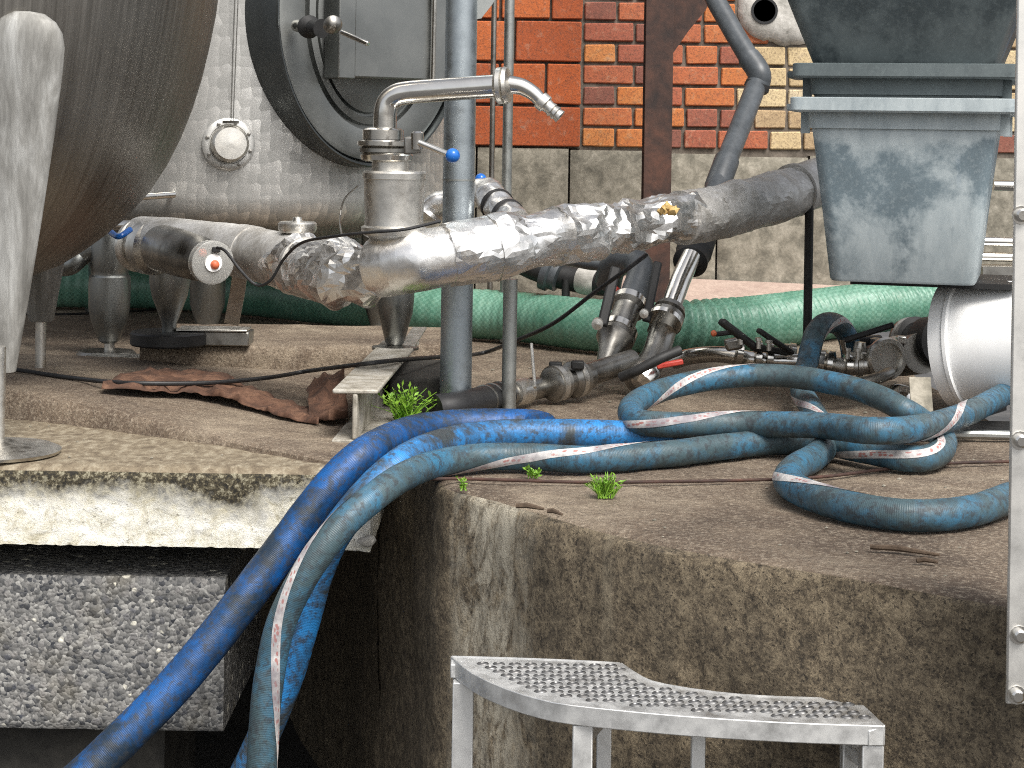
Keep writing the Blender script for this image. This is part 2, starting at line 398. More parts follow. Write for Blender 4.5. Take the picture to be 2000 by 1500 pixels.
def m_white():
    t = NT('white_plastic'); co = t.coord('Object'); n = t.noise(co, 9, 7, 0.7)
    return t.set(t.ramp(n, [(0.35, (0.82, 0.82, 0.80)), (0.6, (0.90, 0.90, 0.89))]), t.ramp(n, [(0.3, 0.6), (0.7, 0.75)]), 0, None, **{'Specular IOR Level': 0.25})
def m_foil():
    t = NT('aluminium_foil'); co = t.coord('Object')
    n = t.noise(co, 60, 6, 0.7, 0.6); n2 = t.noise(co, 9, 5, 0.6)
    vd = t.n('ShaderNodeTexVoronoi'); vd.inputs['Scale'].default_value = 38; t.l(co, vd.inputs['Vector'])
    col = t.ramp(n2, [(0.35, (0.70, 0.685, 0.66)), (0.6, (0.87, 0.86, 0.84))])
    return t.set(col, t.ramp(n, [(0.3, 0.28), (0.7, 0.44)]), 1.0, t.bump(t.math('ADD', t.math('MULTIPLY', n, 0.5), t.math('MULTIPLY', vd.outputs['Distance'], 1.2)), 0.25, 0.004))

M = dict(
    deck=m_deck(), wallface=m_wallface(), slab=m_slab(), agg=m_aggregate(),
    ledge=m_plain('pale_ledge_concrete', (0.13, 0.10, 0.066), (0.22, 0.178, 0.12), 30, 0.9, 0, 0.8, 0.36, 0.64, (1.6, 1, 1), (0.34, 0.295, 0.215)),
    yard=m_plain('yard_asphalt', (0.05, 0.05, 0.05), (0.11, 0.105, 0.1), 3, 0.9),
    recess=m_plain('shade_dark_concrete', (0.02, 0.019, 0.017), (0.07, 0.065, 0.055), 9, 0.9),  # near-black tone: shade of the recess and beam side put into the colour
    brick=m_brick('red_brick', [(0.05, (0.22, 0.08, 0.055)), (0.3, (0.35, 0.10, 0.055)), (0.6, (0.45, 0.13, 0.05)), (0.85, (0.52, 0.17, 0.045)), (1.0, (0.56, 0.23, 0.07))]),
    ybrick=m_brick('yellow_brick', [(0.05, (0.42, 0.30, 0.17)), (0.4, (0.56, 0.43, 0.24)), (0.75, (0.62, 0.50, 0.30)), (1.0, (0.55, 0.47, 0.35))]),
    terra=m_brick('terracotta_block', [(0.1, (0.34, 0.075, 0.022)), (0.6, (0.43, 0.095, 0.022)), (1.0, (0.50, 0.13, 0.035))]),
    mortar=m_plain('mortar', (0.09, 0.075, 0.06), (0.20, 0.17, 0.14), 25, 0.95),
    render=m_plain('cement_patch', (0.30, 0.29, 0.26), (0.52, 0.50, 0.46), 14, 0.95, bump=0.5, c3=(0.62, 0.60, 0.56)),
    stone=m_plain('plinth_stone', (0.13, 0.12, 0.095), (0.24, 0.22, 0.175), 16, 0.95, bump=0.6, c3=(0.36, 0.33, 0.27)),
    pink=m_plain('pink_mortar', (0.33, 0.24, 0.20), (0.45, 0.35, 0.29), 12, 0.95, bump=0.4),
    rusty=m_plain('rusty_painted_steel', (0.022, 0.013, 0.011), (0.055, 0.026, 0.018), 10, 0.75, bump=0.3, c3=(0.10, 0.042, 0.026)),
    rust=m_plain('rust_sheet', (0.045, 0.022, 0.013), (0.105, 0.05, 0.029), 18, 0.85, bump=0.4, c3=(0.19, 0.10, 0.06)),
    galv=m_steel('galvanised_steel', 0.46, 0.42, 0.3, (0.88, 0.98, 1.04), 22, dirtc=(0.13, 0.15, 0.16)),
    galvd=m_steel('dull_galvanised', 0.42, 0.45, 0.5, (0.97, 1.0, 0.96), 22, dirtc=(0.12, 0.12, 0.11)),
    steel=m_steel('polished_stainless', 0.72, 0.17, 0.2, (1, 0.97, 0.91), 30),
    steel2=m_steel('worn_stainless', 0.72, 0.36, 0.4, (1, 0.97, 0.9), 40),
    dsteel=m_steel('grimy_stainless', 0.36, 0.33, 0.7, (1, 0.97, 0.9), 26, dirtc=(0.06, 0.05, 0.04)),
    cone=m_steel('dark_stainless', 0.30, 0.36, 0.5, (0.97, 1.0, 0.97), 20, (1, 1, 0.3), dirtc=(0.07, 0.07, 0.06)),
    alu=m_steel('mill_aluminium', 0.82, 0.5, 0.25, (1, 1, 0.98), 26, dirtc=(0.25, 0.24, 0.22)),
    aluplate=m_steel('bare_aluminium_post', 0.74, 0.45, 0.12, (1, 0.985, 0.94), 14, dirtc=(0.35, 0.31, 0.25)),
    stud=m_steel('shaded_tread', 0.2, 0.5, 0.3, (1, 1, 1), 60),  # studs far darker than the plate, their shadow put into the colour
    neck=m_steel('reflection_dark_steel', 0.15, 0.4, 0.4, (0.92, 1.0, 1.02), 8, dirtc=(0.04, 0.045, 0.045)),  # low base colour carries the dark tank reflection on the neck
    doors=m_steel('dull_door_steel', 0.32, 0.42, 0.5, (0.97, 1.0, 0.97), 6, dirtc=(0.09, 0.095, 0.09)),
    black=m_plain('black_rubber', (0.008, 0.008, 0.009), (0.02, 0.02, 0.021), 25, 0.5, bump=0.1),
    pvc=m_plain('grey_plastic_pipe', (0.045, 0.052, 0.058), (0.085, 0.095, 0.105), 14, 0.42, bump=0.06),
    bplast=m_plain('black_plastic', (0.008, 0.008, 0.008), (0.02, 0.02, 0.02), 30, 0.6, bump=0.06),
    white=m_white(),
    blue=m_plain('blue_plastic', (0.01, 0.11, 0.45), (0.02, 0.16, 0.55), 20, 0.25, bump=0.0),
    red=m_plain('red_plastic', (0.38, 0.03, 0.02), (0.5, 0.06, 0.04), 20, 0.5, bump=0.0),
    orange=m_plain('orange_plastic', (0.55, 0.10, 0.04), (0.65, 0.18, 0.08), 20, 0.5, bump=0.0),
    marb=m_marbled(), tank=m_brushed('brushed_tank_steel', (0.30, 0.285, 0.26), 0.42),
    leg=m_plain('dull_leg_steel', (0.20, 0.195, 0.18), (0.34, 0.335, 0.315), 22, 0.7, 0.5, 0.15, 0.36, 0.64, (1, 1, 0.12), (0.52, 0.52, 0.50)),
    foil=m_foil(), jacket=m_plain('aluminium_jacket', (0.42, 0.40, 0.365), (0.60, 0.585, 0.555), 14, 0.5, 0.6, 0.12, 0.36, 0.62, (1, 1, 1), (0.72, 0.71, 0.69)),
    foam=m_plain('yellow_foam', (0.45, 0.28, 0.09), (0.6, 0.45, 0.2), 30, 0.9),
    tub1=m_tub('pale_grey_tub', (0.145, 0.19, 0.215), (0.44, 0.49, 0.50), 0.9),
    tub2=m_tub('slate_grey_tub', (0.055, 0.072, 0.078), (0.20, 0.235, 0.235), 0.4),
    hoseA=m_hose('dark_blue_hose', (0.005, 0.085, 0.29), (0.010, 0.026, 0.05), 0.40, 0.58),
    hoseB=m_hose('bright_blue_hose', (0.022, 0.20, 0.50), (0.045, 0.058, 0.065), 0.46, 0.58),
    hoseC=m_hose('worn_teal_hose', (0.03, 0.155, 0.275), (0.055, 0.092, 0.105), 0.34, 0.56),
    stripe=m_stripe(), green=m_green(),
    leaf=m_plain('weed_leaf', (0.12, 0.29, 0.02), (0.28, 0.47, 0.05), 40, 0.55, bump=0),
    straw=m_plain('dry_twig', (0.06, 0.04, 0.025), (0.13, 0.09, 0.06), 60, 0.9),
)
# clear plastic for the sight cap
_t = NT('clear_plastic')
M['clear'] = _t.set((0.75, 0.75, 0.72), 0.25, 0, None, **{'Transmission Weight': 0.7, 'IOR': 1.3})

# ================================================================== SETTING
def nz(p, sc): return noise.noise(V(p) * sc)
def fbm(p, sc, o=4): return noise.fractal(V(p) * sc, 1.0, 2.0, o)

ZY = -0.95
struct(MB().abox(-60, 60, -60, 60, ZY - 0.2, ZY).build('yard_ground', M['yard'], world=True))

# front outline of the platform (deck level)
front_px = [(742, 846), (790, 884), (830, 921), (866, 949), (950, 970), (1070, 1005), (1200, 1041), (1350, 1072),
            (1500, 1098), (1650, 1122), (1800, 1150), (1960, 1178), (2150, 1212), (2400, 1258), (2700, 1310)]
front = catmull([G(*p) for p in front_px], 0.008)
YB = 7.1
def deck_z(x, y): return -0.003 + 0.0035 * fbm((x, y, 0), 5) + 0.0012 * nz((x, y, 3), 40)
def grid_mesh(cols, mats=None, split=None):
    mb = MB(); n = len(cols); m_ = len(cols[0]); vs_ = [p for c in cols for p in c]
    fs = []; 
    for i in range(n - 1):
        for j in range(m_ - 1):
            fs.append((i * m_ + j, (i + 1) * m_ + j, (i + 1) * m_ + j + 1, i * m_ + j + 1))
    mb.add(vs_, fs)
    if split is not None:
        for k, f in enumerate(fs):
            if (k % (m_ - 1)) < split: mb.m[k] = 1
    return mb
cols = []
for i, p in enumerate(front):
    a = front[max(i - 1, 0)]; b = front[min(i + 1, len(front) - 1)]
    t = (b - a).normalized(); nrm = V((t.y, -t.x, 0))          # points to the camera side
    col = []
    chip = max(0, fbm((p.x, p.y, 9), 9, 4)) * 0.022 + max(0, nz((p.x, p.y, 5), 26)) * 0.014 + max(0, nz((p.x, p.y, 7), 60) - .15) * 0.010
    for z in [-1.0 + 0.03 * k for k in range(31)] + [-0.085, -0.065, -0.048, -0.034, -0.022, -0.013]:
        d = 0.010 * fbm((p.x * 1.0, p.y, z), 6, 4) + 0.0035 * nz((p.x, p.y, z), 45)
        e = max(0, (z + 0.045) / 0.045)
        q = p + nrm * (d - (chip + 0.005) * e * e); q.z = z; col.append(q)
    # over the edge and across the deck
    for k, ins in enumerate([0.009, 0.02, 0.04]):
        q = p - nrm * (ins + chip * (1.0 - 0.2 * k)); q.z = [-0.007, -0.004, -0.002][k] - chip * [0.25, 0.12, 0.03][k]; col.append(q)
    p3 = p - nrm * (0.06 + chip * 0.3)
    nb = 110
    for k in range(nb + 1):
        u = (k / nb) ** 1.15; y = p3.y + (YB - p3.y) * u
        col.append(V((p3.x, y, deck_z(p3.x, y))))
    cols.append(col)
cols = cols[::2]
nface = 31 + 6
struct(grid_mesh(cols, split=nface).build('platform', [M['deck'], M['wallface']], world=True, smooth=60))
# recess under the left part: its right hand wall is the platform block turning back
rec = catmull([front[0] + (front[1] - front[0]), front[0], P(690, 850, 860), P(600, 850, 760), P(480, 850, 640)], 0.03)
cols = []
for p in rec:
    cols.append([V((p.x + 0.012 * fbm((p.x, p.y, z), 5), p.y, z)) for z in [-1.0 + 0.04 * k for k in range(24)]])
struct(grid_mesh(cols).build('recess_side_wall', M['wallface'], world=True, smooth=60))
XR = front[0].x
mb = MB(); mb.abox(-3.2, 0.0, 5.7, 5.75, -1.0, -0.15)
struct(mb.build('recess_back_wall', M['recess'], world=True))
# slab on the left: deck, crumbling white front face, underside
sl = catmull([V((-3.4, G(0, 900).y, 0)), V((-2.2, G(0, 903).y, 0)), G(-420, 903), G(0, 907), G(330, 912), G(640, 917), G(722, 922)], 0.008)
cols = []
for p in sl:
    col = []
    for y in (5.7, 4.6, p.y + 0.35): col.append(V((p.x, y, -0.145)))
    for k in range(26):
        z = -0.145 + 0.005 * k
        d = 0.003 * fbm((p.x, 0, z), 12, 4) + 0.002 * nz((p.x, 1, z), 60); e = max(0, (z + 0.04) / 0.03)
        col.append(V((p.x, p.y - d + 0.004 * e * e, z + 0.0025 * nz((p.x, 0, 0), 70) * (1 if k == 0 else 0))))
    col.append(V((p.x, p.y + 0.008, -0.012))); col.append(V((p.x, p.y + 0.018, -0.006)))
    for k in range(71):
        y = p.y + 0.03 + (YB - p.y - 0.03) * (k / 70) ** 1.2
        col.append(V((p.x, y, deck_z(p.x, y))))
    cols.append(col)
mb = grid_mesh(cols, split=30); m__ = len(cols[0]) - 1
for k in range(len(mb.f)):
    if 29 <= k % m__ < 45: mb.m[k] = 2
struct(mb.build('platform_slab', [M['deck'], M['slab'], M['ledge']], world=True, smooth=60))
mb = MB(); p = sl[-1]; mb.plate([(p.x + 0.001, p.y, -0.145), (p.x + 0.001, p.y, -0.012), (p.x + 0.001, p.y + 0.5, -0.012), (p.x + 0.001, p.y + 0.5, -0.145)], 0.004)
struct(mb.build('platform_slab_end', M['slab'], world=True))
# washed concrete block in the recess
A0 = P(440, 1130, 1062); A1 = P(430, 1430, 1062)
mb = MB(); nxs, nzs = 90, 26; x0 = -1.6
colz = []
for i in range(nxs + 1):
    x = x0 + (A0.x - x0) * i / nxs; c = []
    c.append(V((x, A0.y + 0.5, A1.z)))
    for k in range(nzs + 1):
        z = A1.z + (A0.z - A1.z) * k / nzs
        rr = 0.006 if k in (0, nzs) else 0
        c.append(V((x, A0.y + rr + 0.0025 * fbm((x, 0, z), 25), z)))
    c.append(V((x, A0.y + 0.5, A0.z))); c.append(V((x, A0.y + 0.5, A1.z)))
    colz.append(c)
mb = grid_mesh(colz); nn = len(colz[0]); base_i = nxs * nn
mb.f.append([base_i + k for k in range(nn - 1)])
mb.v  # end cap closes the visible end
o = mb.build('aggregate_block', M['agg'], smooth=50)
tag(o, 'grey exposed aggregate concrete block in the dark recess under the white slab', 'concrete block')
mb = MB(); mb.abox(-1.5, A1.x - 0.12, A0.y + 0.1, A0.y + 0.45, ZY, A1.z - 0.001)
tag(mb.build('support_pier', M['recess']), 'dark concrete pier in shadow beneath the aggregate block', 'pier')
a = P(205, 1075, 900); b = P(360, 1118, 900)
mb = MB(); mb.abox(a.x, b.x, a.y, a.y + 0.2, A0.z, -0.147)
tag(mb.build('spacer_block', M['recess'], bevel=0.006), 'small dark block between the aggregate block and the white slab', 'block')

# raised machine plinth and sloping screed pad
def slab_mesh(poly, zt, name, mat, lab, n=40):
    mb = MB(); mb.prism([(q.x, q.y) for q in poly], -0.02, zt); return mb
pl = [G(272, 722), G(560, 727), G(868, 722)]
mbp = MB()
colsP = []
pf = catmull(pl, 0.02); yb = F / 688
for i, p in enumerate(pf):
    zt = 0.066; c = [V((p.x, p.y + 0.002 * nz(p, 30), -0.01)), V((p.x, p.y - 0.004 * nz(p, 14), 0.03)), V((p.x, p.y + 0.004 + 0.006 * abs(nz(p, 20)), 0.056)), V((p.x, p.y + 0.014, zt - 0.002))]
    for k in range(14):
        y = p.y + 0.03 + (yb - p.y - 0.03) * k / 13; c.append(V((p.x, y, zt + 0.003 * fbm((p.x, y, 1), 7))))
    c.append(V((p.x, yb + 0.01, -0.01))); colsP.append(c)
mbp = grid_mesh(colsP)
n_ = len(colsP[0]); mbp.f.append(list(range(n_))); mbp.f.append([(len(colsP) - 1) * n_ + k for k in range(n_)][::-1])
tag(mbp.build('machine_plinth', M['deck'], world=True, smooth=50), 'low grey concrete plinth with broken edge carrying the cone foot on the black puck', 'plinth')
wd = [(-160, 800, .062), (0, 815, .058), (90, 823, .052), (175, 832, .042), (350, 856, .022), (480, 878, .012), (600, 898, .007), (660, 909, .003)]
low = catmull([G(a, b) for a, b, c in wd], 0.02)
wx = [G(a, b).x for a, b, c in wd]
def hz(x):
    for i in range(len(wd) - 1):
        if x <= wx[i + 1]:
            t = (x - wx[i]) / (wx[i + 1] - wx[i]); return wd[i][2] * (1 - t) + wd[i + 1][2] * t
    return wd[-1][2]
colsP = []
for p in low:
    h = hz(p.x); e = 0.012 * fbm((p.x, 0, 0), 8, 3)
    c = [V((p.x, p.y + e, -0.012)), V((p.x, p.y + 0.004 + e, h * 0.5)), V((p.x, p.y + 0.016 + e, h * 0.9)), V((p.x, p.y + 0.03 + e, h))]
    yb2 = F / 752
    for k in range(16):
        y = p.y + 0.05 + (yb2 - p.y - 0.05) * k / 15
        c.append(V((p.x, y, h * (1 - 0.6 * k / 15) + 0.003 * fbm((p.x, y, 2), 7))))
    c.append(V((p.x, yb2 + 0.004, -0.012))); colsP.append(c)
mbp = grid_mesh(colsP)
tag(mbp.build('screed_pad', M['deck'], world=True, smooth=50), 'brown dirty screed pad tapering away to the right behind the white slab edge', 'screed')

# ------------------------------------------------------------------ back wall
SW = 510.0; YW = F / SW
def WX(px): return (px - 1000) / SW
zpl = P(1200, 292, SW).z           # plinth top
course = 0.0808
wall = thing('brick_wall', 'brick wall of red bricks turning to yellow bricks above a grey stone plinth', 'wall', (0.5, YW, 0))
wall['_b'] = (0.5, YW, 0)
MB().abox(-3.5, 4.0, YW + 0.012, YW + 0.3, -0.1, 3.2).build('mortar_backing', M['mortar'], wall)
def brick_mesh(name, wd_, ht, dp, mat, k):
    bm = bmesh.new(); bmesh.ops.create_cube(bm, size=1.0)
    rnd = random.Random(k)
    for v_ in bm.verts:
        v_.co = V((v_.co.x * wd_, v_.co.y * dp, v_.co.z * ht)) + V((rnd.uniform(-.0025, .0025), rnd.uniform(-.002, .002), rnd.uniform(-.002, .002)))
    bmesh.ops.bevel(bm, geom=list(bm.edges), offset=0.004, segments=1, affect='EDGES')
    me = bpy.data.meshes.new(name); bm.to_mesh(me); bm.free(); me.materials.append(mat)
    return me
def put(me, name, parent, x, y, z):
    o = bpy.data.objects.new(name, me); COL.objects.link(o); o.parent = parent
    b = V(parent['_b']); o.location = V((x, y, z)) - b
    o.rotation_euler = (random.uniform(-.01, .01), random.uniform(-.008, .008), random.uniform(-.012, .012)); return o
HW, JT = 0.117, 0.013
vr = {}
for kind, mat in (('r', M['brick']), ('y', M['ybrick'])):
    for wn_, wv in (('h', HW), ('t', 0.185), ('q', 0.055)):
        vr[kind, wn_] = [brick_mesh('brick', wv, course - JT, 0.06, mat, i) for i in range(4)]
xl, xr = WX(1139), WX(2260)
hole = P(1491, 22, SW)
for r_ in range(11):
    z = zpl + course * (r_ + 0.5) + 0.004
    x = xl
    seq = [('t' if r_ % 2 else 'h')]
    first = True; k = 0
    while x < xr:
        kd = 't' if (first and r_ % 2) else 'h'
        if not first and random.random() < 0.12: kd = 't'
        wv = {'h': HW, 't': 0.185}[kd]
        xc = x + wv / 2; pxc = 1000 + xc * SW
        lim = 1462 + (38 if r_ % 2 else 0) + (40 if r_ == 0 else 0) + random.uniform(-8, 8)
        yellow = pxc > lim
        if yellow and random.random() < 0.05: yellow = False
        if pxc > 1930 and random.random() < 0.3: yellow = False
        if (V((xc, 0, z)) - V((hole.x + 0.05, 0, hole.z))).length > 0.115:
            put(random.choice(vr['y' if yellow else 'r', kd]), 'brick', wall, xc, YW + 0.03 + random.uniform(-.003, .003), z)
        x += wv + JT; first = False
# terracotta pilaster
tw = [[(905, 1001), (1005, 1132)], [(905, 972), (977, 1068), (1072, 1133)], [(905, 1001), (1005, 1134)], [(905, 972), (977, 1068), (1072, 1135)]]
rows = [[(905, 1131)], [(905, 972), (977, 1062), (1066, 1132)], [(905, 1001), (1005, 1133)], [(905, 972), (977, 1070), (1074, 1134)], [(905, 1001), (1005, 1134)], [(905, 972), (977, 1070), (1074, 1134)]]
for r_, row in enumerate(rows):
    for (a, b) in row:
        xa, xb = WX(a), WX(b)
        me = brick_mesh('terracotta_block', xb - xa - 0.002, course * 2 - 0.011, 0.1, M['terra'], r_ * 7 + a)
        put(me, 'terracotta_block', wall, (xa + xb) / 2, YW - 0.005, zpl + course * (2 * r_ + 1) + 0.003).rotation_euler = (0, 0, 0)
MB().abox(WX(900), WX(1133), YW - 0.03, YW + 0.05, zpl + 0.002, zpl + course * 12).build('pilaster_core', M['mortar'], wall)
# plinth stones
for (a, b, dz, dy) in ((600, 930, 0, 0), (934, 1110, 0.0, 0), (1114, 1288, -0.004, .004), (1292, 1398, -0.012, 0), (1402, 1575, -0.02, .006), (1579, 1790, -0.012, 0), (1794, 2000, -0.01, .004), (2004, 2260, -0.01, 0)):
    mb = MB(); xa, xb = WX(a), WX(b); zt = zpl + dz; n = 14
    cols = []
    for i in range(n + 1):
        x = xa + (xb - xa) * i / n; c = [V((x, YW + 0.05, zt))]
        for k in range(n + 1):
            z = zt + (-0.02 - zt) * k / n; ed = 0.012 if (i in (0, n) or k in (0, n)) else 0
            c.append(V((x, YW - 0.06 + dy + ed + 0.006 * fbm((x, 5, z), 9, 3), z)))
        cols.append(c)
    ob = grid_mesh(cols).build('stone_block', M['stone'], wall, smooth=40)
    for p_ in (0,): pass
mb = MB(); mb.plate([(WX(1200), YW - 0.062, 0.085), (WX(1800), YW - 0.062, 0.05), (WX(1800), YW - 0.30, 0.0), (WX(1200), YW - 0.36, 0.0)], 0.012)
mb.build('mortar_fillet', M['pink'], wall)
# cement patch with a pipe end
ring = []
nseg = 40
mb = MB()
c0 = hole
inn = []; out = []; ou2 = []
for k in range(nseg):
    a = 2 * math.pi * k / nseg
    ex = 1.0 + (0.75 if math.cos(a) > 0 else 0.05) * abs(math.cos(a)); rr = 0.112 * ex * (1 + 0.16 * nz((math.cos(a) * 2, math.sin(a) * 2, 4), 1.5))
    inn.append(V((c0.x + 0.050 * math.cos(a), YW - 0.030, c0.z + 0.052 * math.sin(a))))
    out.append(V((c0.x + 0.02 + rr * 0.86 * math.cos(a), YW - 0.020, c0.z + rr * 0.88 * math.sin(a))))
    ou2.append(V((c0.x + 0.02 + rr * math.cos(a), YW + 0.008, c0.z + rr * 1.02 * math.sin(a))))
vs_ = inn + out + ou2
fs = [(k, (k + 1) % nseg, nseg + (k + 1) % nseg, nseg + k) for k in range(nseg)] + [(nseg + k, nseg + (k + 1) % nseg, 2 * nseg + (k + 1) % nseg, 2 * nseg + k) for k in range(nseg)]
mb.add(vs_, fs)
mb.build('cement_patch', M['render'], wall, smooth=60)
mb = MB(); q0 = V((c0.x, YW - 0.034, c0.z)); q1 = V((c0.x, YW + 0.01, c0.z))
mb.lathe(q0, q1, [(0.0, 0.042), (0.0, 0.051), (0.044, 0.051), (0.044, 0.0001), (0.040, 0.0001), (0.040, 0.042), (0.0, 0.042)], 28)
mb.build('pipe_outlet', M['black'], wall)

# ================================================================== TANKS
def lathe_uv(mb, cx, cy, prof, seg, a0=0, a1=2 * math.pi):
    """vertical lathe with metric UVs"""
    vs_ = []; uvs = []; fs = []; Ls = [0]
    for i in range(1, len(prof)): Ls.append(Ls[-1] + math.dist(prof[i], prof[i - 1]))
    for (r, z) in prof:
        for k in range(seg + 1):
            a = a0 + (a1 - a0) * k / seg; vs_.append(V((cx + r * math.cos(a), cy + r * math.sin(a), z)))
    rm = max(p[0] for p in prof)
    for i in range(len(prof) - 1):
        for k in range(seg):
            fs.append((i * (seg + 1) + k, i * (seg + 1) + k + 1, (i + 1) * (seg + 1) + k + 1, (i + 1) * (seg + 1) + k))
            u0 = (a1 - a0) * k / seg * rm; u1 = (a1 - a0) * (k + 1) / seg * rm
            uvs.append(((u0, Ls[i]), (u1, Ls[i]), (u1, Ls[i + 1]), (u0, Ls[i + 1])))
    mb.add(vs_, fs, uvs); return mb
# near tank, dished bottom on tapered legs
s1 = 900.0; T1x, T1y = (-100 - 1000) / s1, F / s1
def z1(y): return H - (y - CY - (-0.0157 * 850)) / s1
prof_px = [(0, 556), (60, 554), (110, 550), (170, 539), (218, 520), (262, 492), (302, 462), (345, 424), (386, 376), (420, 322), (446, 268), (468, 210), (486, 148), (501, 80), (512, 20), (519, -40), (523, -110), (525, -200), (525, -700), (525, -1000)]
t1 = thing('stainless_tank', 'dark brushed stainless tank with rounded bottom on a tapered leg at far left', 'tank', (T1x, T1y, 0))
prof1 = [(r / s1, z1(y)) for r, y in prof_px]
lathe_uv(MB(), T1x, T1y, prof1, 96).build('shell', M['tank'], t1, smooth=60)
lf = G(-5, 884); lx, ly = lf.x, lf.y + 0.0
for (ax, ay, vis) in ((lx, ly, 1), (T1x - 0.36, T1y + 0.25, 0), (T1x + 0.1, T1y + 0.42, 0)):
    mb = MB(); base = V((ax, ay, 0)); up = base + V((0, 0, 1))
    if vis:
        lb, lt = P(2, 722, 1005), P(58, 60, 1024)
        mb.lathe(lb, lt, [(-.003, .024), (0, .029), (.2, .041), (.45, .055), (.7, .066), (.9, .0725), (.96, .072), (1.0, .066), (1.03, .052), (1.05, .03), (1.055, 0)], 44, True)
        mb.v = [(x_, lb.y + (lt.y - lb.y) * (z_ - lb.z) / (lt.z - lb.z) + (y_ - (lb.y + (lt.y - lb.y) * (z_ - lb.z) / (lt.z - lb.z))) * (.35 if z_ > .3 else .6) - .02 * max(0, z_ - .2), z_) for x_, y_, z_ in mb.v]
    else: mb.lathe(base, up, [(0.150, 0.026), (0.155, 0.030), (0.32, 0.058), (0.50, 0.087), (0.68, 0.112), (0.76, 0.121), (0.80, 0.119), (0.835, 0.104), (0.86, 0.07), (0.87, 0.03), (0.872, 0.0)], 40)
    mb.build('leg', M['leg'], t1, smooth=45)
    mb = MB(); mb.lathe(base, up, [(0.02, 0.013), (0.20, 0.013)], 16); mb.build('threaded_rod', M['steel2'], t1)
    mb = MB(); mb.lathe(base, up, [(0.0, 0.115), (0.006, 0.118), (0.012, 0.105), (0.02, 0.04), (0.026, 0.02)], 36); mb.build('foot_plate', M['steel2'], t1)
# marbled tank with manhole
T2x, T2y, R2 = -0.915, 5.85, 0.745
zb = H - (440 - CY + 8) / 704.0
t2 = thing('marbled_tank', 'tall stainless tank with swirl polished shell and a big round manhole', 'tank', (T2x, T2y, 0))
prof2 = [(0.0, zb - 0.10), (0.3, zb - 0.085), (0.52, zb - 0.055), (0.64, zb - 0.012)] + [(R2 - 0.09 + 0.09 * math.sin(a), zb + 0.075 - 0.09 * math.cos(a)) for a in (R(30), R(50), R(70), R(90))] + [(R2, zb + 0.3), (R2, zb + 0.7), (R2, 2.6)]
lathe_uv(MB(), T2x, T2y, prof2, 120).build('shell', M['marb'], t2, smooth=60)
def surf2(phi, z, off=0.0):
    n_ = V((math.sin(phi), -math.cos(phi), 0)); return V((T2x, T2y, z)) + n_ * (R2 + off), n_
# manhole
phi = R(40); zc = P(720, 22, 694).z
cM, nM = surf2(phi, zc); uM = V((math.cos(phi), math.sin(phi), 0)); wM = V((0, 0, 1)); rh, rv = 0.335, 0.440
def ell(mb, prof, seg=96, caps=False):
    vs_ = []
    for (off, d) in prof:
        for k in range(seg):
            a = 2 * math.pi * k / seg; vs_.append(cM + nM * off + uM * ((rh + d) * math.cos(a)) + wM * ((rv + d) * math.sin(a)))
    n = len(prof); fs = [(i * seg + k, i * seg + (k + 1) % seg, (i + 1) * seg + (k + 1) % seg, (i + 1) * seg + k) for i in range(n - 1) for k in range(seg)]
    if caps: fs.append(tuple((n - 1) * seg + k for k in range(seg)))
    return mb.add(vs_, fs)
neck = ell(MB(), [(-0.16, 0.006), (0.070, 0.0), (0.075, -0.004), (0.075, -0.008), (0.065, -0.012), (-0.02, -0.016)]).build('manhole_neck', M['neck'], t2)
door = ell(MB(), [(0.02, -0.018), (0.058, -0.02), (0.062, -0.03), (0.055, -0.105), (0.035, -0.108), (0.035, -0.118), (0.052, -0.122), (0.056, -0.140), (0.03, -0.145), (0.03, -0.152), (0.045, -0.156), (0.07, -0.25), (0.075, -0.30)], caps=True).build('manhole_door', M['doors'], t2)
bx = MB()
def dp(u, w_, off): return cM + nM * off + uM * u + wM * w_
def dbox(mb, u0, u1, w0, w1, o0, o1): return mb.box(dp((u0 + u1) / 2, (w0 + w1) / 2, (o0 + o1) / 2), uM * (u1 - u0) / 2, nM * (o1 - o0) / 2, wM * (w1 - w0) / 2)
dbox(MB(), -0.165, 0.25, -0.19, 0.25, 0.06, 0.125).build('clamp_box', M['doors'], door, bevel=0.006)
dbox(MB(), -0.168, -0.11, -0.194, 0.25, 0.06, 0.132).build('clamp_edge', M['doors'], door, bevel=0.004)
MB().tube([dp(0.155, -0.185, 0.137), dp(0.158, 0.3, 0.137)], 0.008, 10).build('rod', M['steel'], door)
h0 = P(600, 52, 720); h1 = P(655, 58, 740)
mb = MB(); mb.lathe(P(578, 50, 715), P(612, 53, 725), [(0, 0.016), (0.02, 0.018), (0.035, 0.016), (0.05, 0.022), (0.06, 0.014)], 18); mb.build('hinge_pin', M['steel'], door)
mb = MB(); mb.lathe(P(600, 52, 722), P(650, 58, 740), [(0.0, 0.03), (0.015, 0.032), (0.03, 0.02), (0.07, 0.018), (0.085, 0.026)], 20); mb.build('star_knob', M['bplast'], door)
mb = MB(); mb.lathe(P(648, 46, 742), P(660, 62, 752), [(0, 0.02), (0.012, 0.026), (0.022, 0.02), (0.03, 0.008)], 20); mb.build('nut', M['dsteel'], door)
mb = MB(); mb.bar(P(666, 62, 750), P(720, 86, 756), 0.016, 0.012); mb.build('handle', M['steel'], door, bevel=0.003)
